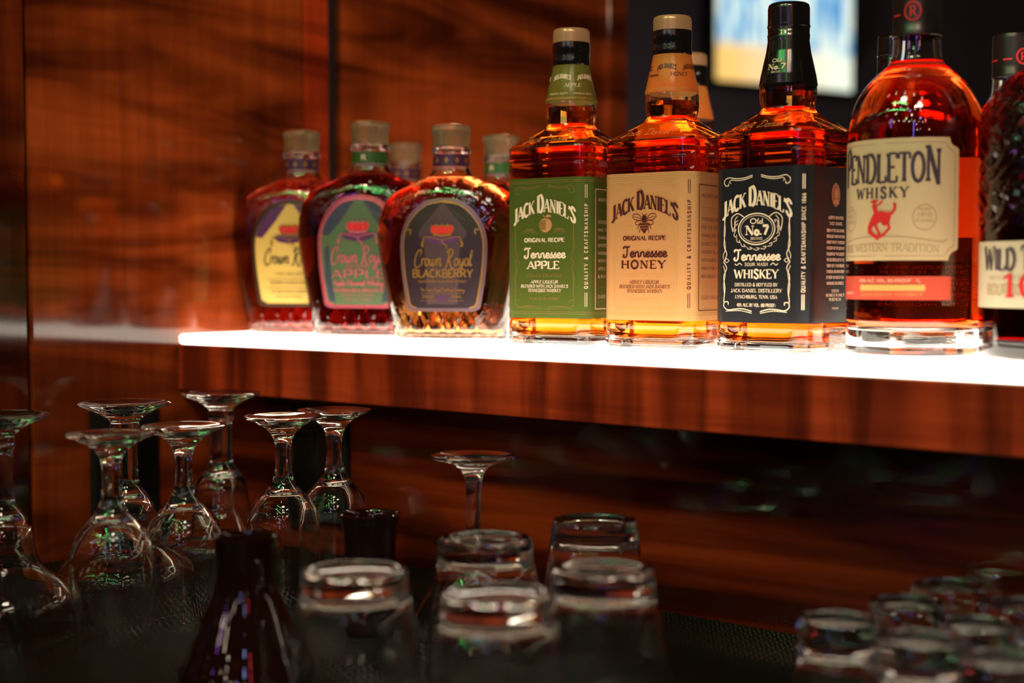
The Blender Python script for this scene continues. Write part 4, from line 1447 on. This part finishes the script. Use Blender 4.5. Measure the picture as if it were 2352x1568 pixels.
def round_bottle(loc, rz, label, detail=True):
    o = empty('whiskey_bottle', (loc[0], loc[1], 0.0002), rz, label, 'bottle', 'round cream-labelled bottles')
    o.scale = (1, 1, 0.985)
    zs = sorted(set([p[0] for p in PP] + [.17 + i * .0025 for i in range(32)]))
    out = rings_of(PP, zs)
    inner = [(.0200, circ(.030)), (.0206, circ(.040)), (.0225, circ(.0462)), (.027, circ(PR - .0034))] + [(z, circ(max(.0105, pchip(PP, z)[0] - .0034))) for z in zs if z > .03]
    V, F = loft(out + list(reversed(inner)), NP)
    if 'p' not in SH:
        SH['p'] = mesh_obj('glass_body', V, F, M_bottle, o, 50).data
    else:
        mesh_obj('glass_body', None, None, None, o, mesh=SH['p'])
    fill = .2290
    rs = [(.0196, circ(.0305)), (.0202, circ(.0405)), (.0222, circ(.0467)), (.027, circ(PR - .0029))] + [(z, circ(pchip(PP, z)[0] - .0029)) for z in zs if .03 < z < fill]
    rs.append((fill, circ(pchip(PP, fill)[0] - .0029)))
    V, F = loft(rs, NP)
    mesh_obj('liquid', V, F, M_round, o, 50)
    V, F = loft([(.2490, circ(.0182)), (.2492, circ(.0186)), (.2540, circ(.0186)), (.2545, circ(.0183)), (.2600, circ(.0183)), (.2860, circ(.0183)), (.2890, circ(.0176)), (.2900, circ(.0150))], 56, cap0=False)
    cap = mesh_obj('cap', V, F, M_blackcap, o, 40)
    cm = ring_map(lambda z: .0184)
    k = Ink()
    k.oval(.006, .2670, .0062, .0072, .0009)
    k.oval(.006, .2670, .0052, .0060, .0004)
    k.text('R', .0062, .2632, .0074, .0052, 'slab')
    k.rect(-.012, -.004, .2640, .2655)
    k.rect(-.030, -.018, .2640, .2655)
    k.build('cap_emblem', cm, I_red, cap, .0004)
    W0 = PR * R(66)
    rn = .0078

    def hw(z):
        d = min(z - .0740, .1665 - z)
        return W0 - (math.sqrt(max(0, rn * rn - d * d)) if d < rn else 0)
    V, F = sheet(pd_map, .0740, .1665, lambda z: -hw(z), hw, 60, 60, .0004)
    lab = mesh_obj('label', V, F, P_cream, o, 60)
    V, F = sheet(pd_map, .0440, .0620, -PR * R(60), PR * R(60), 50, 2, .0004)
    st = mesh_obj('strip_label', V, F, P_coral, o, 60)
    V, F = sheet(lambda u, z, off: pd_map(u + PI * PR, z, off), .0930, .1570, -.046, .046, 40, 4, .0004)
    mesh_obj('back_label', V, F, P_orange, o, 60)
    k = Ink()
    name = 'PENDLETON'
    k.text(name, .0015, .1335, .0215, .0870, 'cond', thick=.17, thin=.11, sizes=[1.25, 1, 1, 1, 1, 1, 1, 1, 1.25], warp=lambda p: (p[0], p[1] - (1.9 * p[0] * p[0]) * 0 - (.0025 if abs(p[0]) > .038 else 0)))
    k.text('WHISKY', -.001, .1215, .0082, .0450, 'slab', thick=.2, thin=.1, track=.2)
    k.build('lettering', pd_map, I_navy, lab, .0008)
    k = Ink()
    k.text('TRUE WESTERN TRADITION', 0, .0812, .0058, .0880, 'slab', thick=.13, warp=arch(.8))
    for s in (-1, 1):
        k.curve([(0, .0925), (s * .018, .0918), (s * .034, .0895), (s * .046, .0880), (s * .050, .0900)], .0007)
        k.rect(s * .026 - .022, s * .026 + .022, .1625, .1629)
        k.rect(s * .026 - .022, s * .026 + .022, .0772, .0776)
        k.stroke([(s * (W0 - .0035), .0850), (s * (W0 - .0035), .1555)], .0005)
        k.curve([(s * (W0 - .0035), .1555), (s * (W0 - .008), .158), (s * (W0 - .0105), .1625)], .0005)
        k.curve([(s * (W0 - .0035), .0850), (s * (W0 - .008), .0825), (s * (W0 - .0105), .0776)], .0005)
    for u in (-.033, .033):
        k.oval(u, .1065, .0085, .0095, .0006)
        k.text('1910', u, .1070, .0030, .0110, 'slab')
        k.text('LET ER BUCK', u, .1030, .0020, .0140, 'slab')
        k.text('BLENDED', u, .1120, .0018, .0090, 'slab')
    k.build('fine_print', pd_map, I_grey, lab, .0007)
    k = Ink()                     # bucking horse and rider
    k.poly([(-.0050, .1100), (-.0010, .1118), (.0040, .1105), (.0066, .1110), (.0060, .1065), (.0050, .1010), (.0015, .1005), (-.0005, .1035), (-.0030, .1015), (-.0060, .1000), (-.0082, .0985), (-.0086, .1020), (-.0070, .1060)])
    k.poly([(-.0086, .1020), (-.0060, .1010), (-.0066, .0970), (-.0048, .0945), (-.0020, .0925), (-.0030, .0905), (-.0066, .0930), (-.0092, .0950), (-.0094, .0990)])
    k.curve([(-.0040, .1010), (-.0022, .0970), (-.0010, .0940), (-.0030, .0915), (-.0016, .0900)], .0017)
    k.curve([(.0046, .1020), (.0052, .0985), (.0030, .0955), (.0008, .0930), (-.0014, .0915)], .0016)
    k.curve([(.0060, .1090), (.0080, .1120), (.0086, .1150), (.0082, .1178)], .0018)
    k.poly([(-.0048, .1100), (-.0064, .1160), (-.0048, .1175), (-.0030, .1150), (-.0022, .1112)])
    k.disc(-.0048, .1188, .0016)
    k.stroke([(-.0076, .1190), (-.0020, .1200)], .0010)
    k.curve([(-.0040, .1160), (-.0010, .1170), (.0006, .1196)], .0012)
    k.f = [[(p[0] * 1.25 + .001, p[1]) for p in q] for q in k.f]
    k.build('rider_emblem', pd_map, I_red, lab, .0009)
    k, g = Ink(), Ink()
    k.text('40% ALC. VOL. 80 PROOF   1L', .006, .0575, .0024, .0500, 'sans')
    k.text('WHISKY', -.034, .0478, .0022, .0140, 'sans')
    g.rect(-.018, .034, .0510, .0556)
    g.text('CANADIAN WHISKY', .008, .0472, .0024, .0500, 'slab')
    k.build('strip_lettering', pd_map, I_white, st, .0008)
    g.build('strip_band', pd_map, I_goldfaint, st, .0007)
    if detail:
        k = Ink()
        for z, t in ((.0680, 'A REGISTERED TRADEMARK OF PENDLETON WHISKY'), (.0640, 'BOTTLED IN HOOD RIVER'), (.0590, 'GOVERNMENT WARNING ACCORDING TO'), (.0550, 'WOMEN SHOULD NOT DRINK ALCOHOLIC'), (.0510, 'BEVERAGES DURING PREGNANCY'), (.0460, 'CONSUMPTION OF ALCOHOLIC BEVERAGES'), (.0420, 'DRIVE A CAR OR OPERATE MACHINERY'), (.0380, 'AND MAY CAUSE HEALTH PROBLEMS')):
            k.text(t, PI * PR, z, .0024, .0800, 'sans')
        k.build('glass_print', pd_map, I_amber, o, .0006)
    return o


bx, by = spot(2098, 1.110)
round_bottle((bx, by), R(-5.2), 'round bottle with cream label, red bucking rider emblem and dark cap')
bx, by = spot(2318, 1.335)
round_bottle((bx, by), R(30), 'dark-capped round bottle behind the textured dark red one at the right edge', False)

# ------------------------------------------------------------------ dark textured bottle at the right edge
WR = .0560
WP = [(0.0, .0490), (.0015, .0530), (.005, .0552), (.010, WR), (.1650, WR), (.1730, .0556), (.1820, .0536), (.1900, .0500), (.1970, .0450), (.2030, .0390), (.2080, .0330), (.2120, .0280), (.2160, .0240), (.2220, .0208), (.2320, .0195), (.2500, .0185), (.2700, .0182)]


def wt_map(u, z, off):
    p = -PI / 2 + u / WR
    return ((WR + off) * math.cos(p), (WR + off) * math.sin(p), z)


bx, by = spot(2432, 1.040)
wt = empty('whiskey_bottle', (bx, by, 0.0002), R(-1), 'dark red textured bottle with white label cut by the right edge', 'bottle')
zs = sorted(set([p[0] for p in WP] + [.088 + i * .002 for i in range(62)]))
out = rings_of(WP, zs)
inner = [(.0110, circ(.034)), (.0115, circ(.046)), (.0150, circ(WR - .0036))] + [(z, circ(max(.0105, pchip(WP, z)[0] - .0036))) for z in zs if z > .02]
V, F = loft(out + list(reversed(inner)), 112)
V2 = []
for (x, y, z) in V:
    r = math.hypot(x, y)
    if .092 < z < .21 and r > pchip(WP, z)[0] - .001:
        a = math.atan2(y, x)
        fd = min(1, (z - .092) / .006) * min(1, (.21 - z) / .01)
        d = .0016 * fd * math.sin(a * 16 + 2.1 * math.sin(z * 160)) * math.sin(z * 330 + 1.4 * math.sin(a * 5))
        x, y = x * (r + d) / r, y * (r + d) / r
    V2.append((x, y, z))
mesh_obj('glass_body', V2, F, M_bottle, wt, 60)
rs = [(.0106, circ(.0345)), (.0111, circ(.0465)), (.0150, circ(WR - .0031))] + [(z, circ(pchip(WP, z)[0] - .0031)) for z in zs if .02 < z < .232]
V, F = loft(rs, 80)
mesh_obj('liquid', V, F, M_deep, wt, 60)
V, F = loft([(.2550, circ(.0190)), (.2900, circ(.0190)), (.2940, circ(.0180)), (.2945, circ(.015))], 56, cap0=False)
mesh_obj('cap', V, F, M_blackcap, wt, 40)
V, F = sheet(wt_map, .0385, .0860, -WR * R(62), WR * R(62), 50, 3, .0004)
lab = mesh_obj('label', V, F, P_white, wt, 60)
k = Ink()
k.text('WILD TURKEY', 0,   .0655, .0150, .0850, 'cond', thick=.2, thin=.09, sizes=[1.12, 1, 1, 1, 1, 1.12, 1, 1, 1, 1, 1])
k.build('lettering', wt_map, I_navy, lab, .0008)
k = Ink()
k.text('101', 0, .0460, .0165, .0460, 'slab', thick=.2, thin=.1)
k.build('proof_number', wt_map, I_red, lab, .0011)
k = Ink()
k.text('KENTUCKY STRAIGHT', 0, .0585, .0026, .0720, 'slab')
k.text('BOURBON WHISKEY', 0, .0480, .0070, .0780, 'cond')
k.build('fine_print', wt_map, I_grey, lab, .0007)

# ------------------------------------------------------------------ stemware and tumblers, all upside down on the mat


def glass_thing(kind, label, cat, group, px, d, rz=0.0, scale=1.0):
    x, y = spot(px, d)
    o = mesh_obj(GN[kind], None, None, None, None, mesh=GM[kind])
    o.location = (x, y, MAT_Z + .0008)
    o.rotation_euler = (0, 0, rz)
    o.scale = (scale,) * 3
    return tag(o, label, cat, group)


def lathe_mesh(name, outer, inner, N, mat, sm=40, facet=None):
    """outer rim -> foot, then the hollow from rim up; profile heights from the rim (z=0) upwards"""
    # densify
    def dense(p, n):
        z = 0
        res = []
        m = len(p)
        cum = [0.0]
        for i in range(1, m):
            cum.append(cum[-1] + math.hypot(p[i][0] - p[i - 1][0], p[i][1] - p[i - 1][1]))
        pz = [(cum[i], p[i][0], p[i][1]) for i in range(m)]
        for i in range(n + 1):
            zz, rr = pchip(pz, cum[-1] * i / n)
            res.append((zz, rr))
        return res
    O, I = dense(outer, 90), dense(inner, 50)
    rings = [(z, circ(max(r, .0001))) for z, r in reversed(I)] + [(z, circ(max(r, .0001))) for z, r in O]
    V, F = loft(rings, N)
    if facet:
        nf, depth, za, zb, r_in = facet
        V2 = []
        for (x, y, z) in V:
            r = math.hypot(x, y)
            if za < z < zb and r > r_in:
                a = math.atan2(y, x)
                q = (a * nf / (2 * PI)) % 1.0
                k = math.cos(PI / nf) / math.cos((q - .5) * 2 * PI / nf)
                m = min(1, (z - za) / .006) * depth
                k = 1 - m * (1 - k)
                x, y = x * k, y * k
            V2.append((x, y, z))
        V = V2
    me = bpy.data.meshes.new(name)
    me.from_pydata(V, [], F)
    me.validate()
    me.materials.append(mat)
    me.polygons.foreach_set('use_smooth', [True] * len(me.polygons))
    me.set_sharp_from_angle(angle=R(sm))
    me.update()
    return me


GM, GN = {}, {}
GN['wine'] = 'wine_glass'
GM['wine'] = lathe_mesh('wine_glass',
    [(0, .0262), (.012, .0278), (.030, .0300), (.050, .0312), (.066, .0304), (.080, .0265), (.089, .0195), (.096, .0125), (.103, .0088), (.112, .0072), (.124, .0066), (.134, .0074), (.141, .0102), (.1465, .0155), (.1510, .0235), (.1540, .0300), (.1552, .0326), (.1562, .0330), (.1570, .0318), (.1562, .024), (.1552, .012), (.1550, .0)],
    [(0, .0256), (.012, .0270), (.030, .0291), (.050, .0302), (.064, .0293), (.076, .0254), (.085, .0185), (.0905, .0105), (.0920, .0)], 56, M_glass)
GN['margarita'] = 'margarita_glass'
GM['margarita'] = lathe_mesh('margarita_glass',
    [(0, .0585), (.010, .0588), (.022, .0575), (.032, .0510), (.041, .0395), (.050, .0300), (.060, .0268), (.072, .0252), (.083, .0215), (.091, .0155), (.098, .0118), (.108, .0106), (.128, .0104), (.138, .0108), (.1415, .0124), (.1450, .0128), (.1490, .0118), (.1530, .0145), (.1580, .0230), (.1620, .0320), (.1645, .0378), (.1660, .0390), (.1672, .0378), (.1660, .026), (.1648, .013), (.1645, .0)],
    [(0, .0577), (.010, .0579), (.021, .0565), (.030, .0498), (.039, .0383), (.049, .0288), (.060, .0256), (.071, .0239), (.080, .0196), (.086, .0120), (.088, .0)], 56, M_glass)
GN['martini'] = 'martini_glass'
GM['martini'] = lathe_mesh('martini_glass',
    [(0, .0500), (.012, .0442), (.028, .0350), (.044, .0252), (.055, .0180), (.063, .0105), (.070, .0068), (.082, .0056), (.100, .0056), (.112, .0064), (.119, .0085), (.1235, .0130), (.1265, .0200), (.1285, .0270), (.1300, .0318), (.1312, .0326), (.1322, .0315), (.1316, .022), (.1310, .010), (.1310, .0)],
    [(0, .0492), (.012, .0433), (.028, .0340), (.044, .0241), (.053, .0165), (.058, .0085), (.0595, .0)], 56, M_glass)
GN['tumbler'] = 'tumbler'
GM['tumbler'] = lathe_mesh('tumbler',
    [(0, .0430), (.015, .0425), (.035, .0408), (.055, .0380), (.072, .0352), (.082, .0338), (.088, .0330), (.0900, .0318), (.0905, .0300), (.0902, .0270), (.0888, .0235), (.0880, .012), (.0878, .0)],
    [(0, .0420), (.015, .0414), (.035, .0396), (.055, .0366), (.068, .0338), (.0735, .0310), (.0755, .026), (.0762, .012), (.0764, .0)], 72, M_glass, 40, (10, .55, .040, .090, .020))
GN['shot'] = 'shot_glass'
GM['shot'] = lathe_mesh('shot_glass',
    [(0, .0262), (.020, .0255), (.045, .0244), (.060, .0238), (.0670, .0232), (.0690, .0222), (.0695, .0200), (.0685, .0165), (.0680, .0)],
    [(0, .0248), (.020, .0238), (.040, .0218), (.048, .0180), (.0505, .0110), (.0510, .0)], 48, M_glass, 40)
GN['carafe'] = 'dark_glass_carafe'
GM['carafe'] = lathe_mesh('dark_glass_carafe',
    [(0, .0440), (.002, .0460), (.008, .0455), (.025, .0390), (.045, .0300), (.058, .0242), (.066, .0212), (.072, .0200), (.082, .0196), (.092, .0200), (.0990, .0205), (.1018, .0208), (.1027, .0204), (.1025, .0190), (.0990, .0178), (.085, .0170), (.0845, .008), (.0844, .0)],
    [(0, .0430), (.001, .036), (.0015, .020), (.0018, .0)], 56, M_darkglass, 40)
GN['cup'] = 'dark_glass_cup'
GM['cup'] = lathe_mesh('dark_glass_cup',
    [(0, .0200), (.0015, .0212), (.010, .0208), (.040, .0200), (.060, .0200), (.074, .0210), (.082, .0222), (.0860, .0234), (.0885, .0236), (.0892, .0228), (.0880, .0210), (.0800, .0186), (.060, .0176), (.0595, .008), (.0594, .0)],
    [(0, .0190), (.001, .016), (.0015, .010), (.0018, .0)], 48, M_darkglass, 40)

gw = 'upside-down wine glasses on the mat'
glass_thing('wine', 'upside-down wine glass left of the dark carafe, nearest of the wine glasses', 'glass', gw, 250, 1.066)
glass_thing('wine', 'upside-down wine glass directly left of the dark carafe neck, second from the left', 'glass', gw, 418, 1.122)
glass_thing('wine', 'upside-down wine glass right behind the dark carafe neck', 'glass', gw, 648, 1.200)
glass_thing('wine', 'upside-down wine glass farthest back, in front of the black plate under the shelf', 'glass', gw, 766, 1.255)
gm = 'upside-down margarita glasses along the wall'
glass_thing('margarita', 'upside-down margarita glass cut by the left edge of the picture', 'glass', gm, -9, 1.105)
glass_thing('margarita', 'upside-down margarita glass before the black plate on the left wall', 'glass', gm, 283, 1.215)
glass_thing('margarita', 'upside-down margarita glass with its foot against the shelf end', 'glass', gm, 505, 1.360, 0, .98)
glass_thing('martini', 'upside-down martini glass with flat foot standing alone mid-counter', 'glass', None, 1087, 1.10, 0, 1.03)

gt = 'upside-down tumblers in front'
glass_thing('tumbler', 'clear tumbler turned over, leftmost of the tumblers beside the dark carafe', 'glass', gt, 812, .888, R(10))
glass_thing('tumbler', 'clear tumbler turned over directly below the martini glass stem', 'glass', gt, 1115, .998, R(3))
glass_thing('tumbler', 'clear tumbler turned over, farthest back and smallest looking, near the backsplash', 'glass', gt, 1368, 1.072, R(15))
glass_thing('tumbler', 'clear tumbler turned over, rightmost of the front tumblers', 'glass', gt, 1386, .892, R(22))
glass_thing('tumbler', 'clear tumbler turned over, nearest and lowest in the middle of the front tumblers', 'glass', gt, 1143, .822, R(8))

gs = 'upside-down shot glasses at the right'
for px, d, lb in ((1930, .848, 'thick shot glass turned over, leftmost of the shot glass cluster'),
                  (2092, .893, 'thick shot glass turned over, second along the back row from the left'),
                  (2187, .943, 'thick shot glass turned over, third along the back row from the left'),
                  (2296, .992, 'thick shot glass turned over, farthest back by the right edge'),
                  (2128, .800, 'thick shot glass turned over in the front row right of the leftmost one'),
                  (2256, .835, 'thick shot glass turned over in the middle of the cluster'),
                  (2352, .885, 'thick shot glass turned over, cut by the right edge behind the middle one'),
                  (2318, .757, 'thick shot glass turned over, nearest in the bottom right corner')):
    glass_thing('shot', lb, 'glass', gs, px, d, R(random.uniform(0, 30)))

glass_thing('carafe', 'dark brown conical glass carafe in the foreground left of the tumblers', 'carafe', None, 558, .940)
glass_thing('cup', 'dark brown flared-lip glass cup behind the leftmost tumbler', 'cup', None, 848, 1.110)
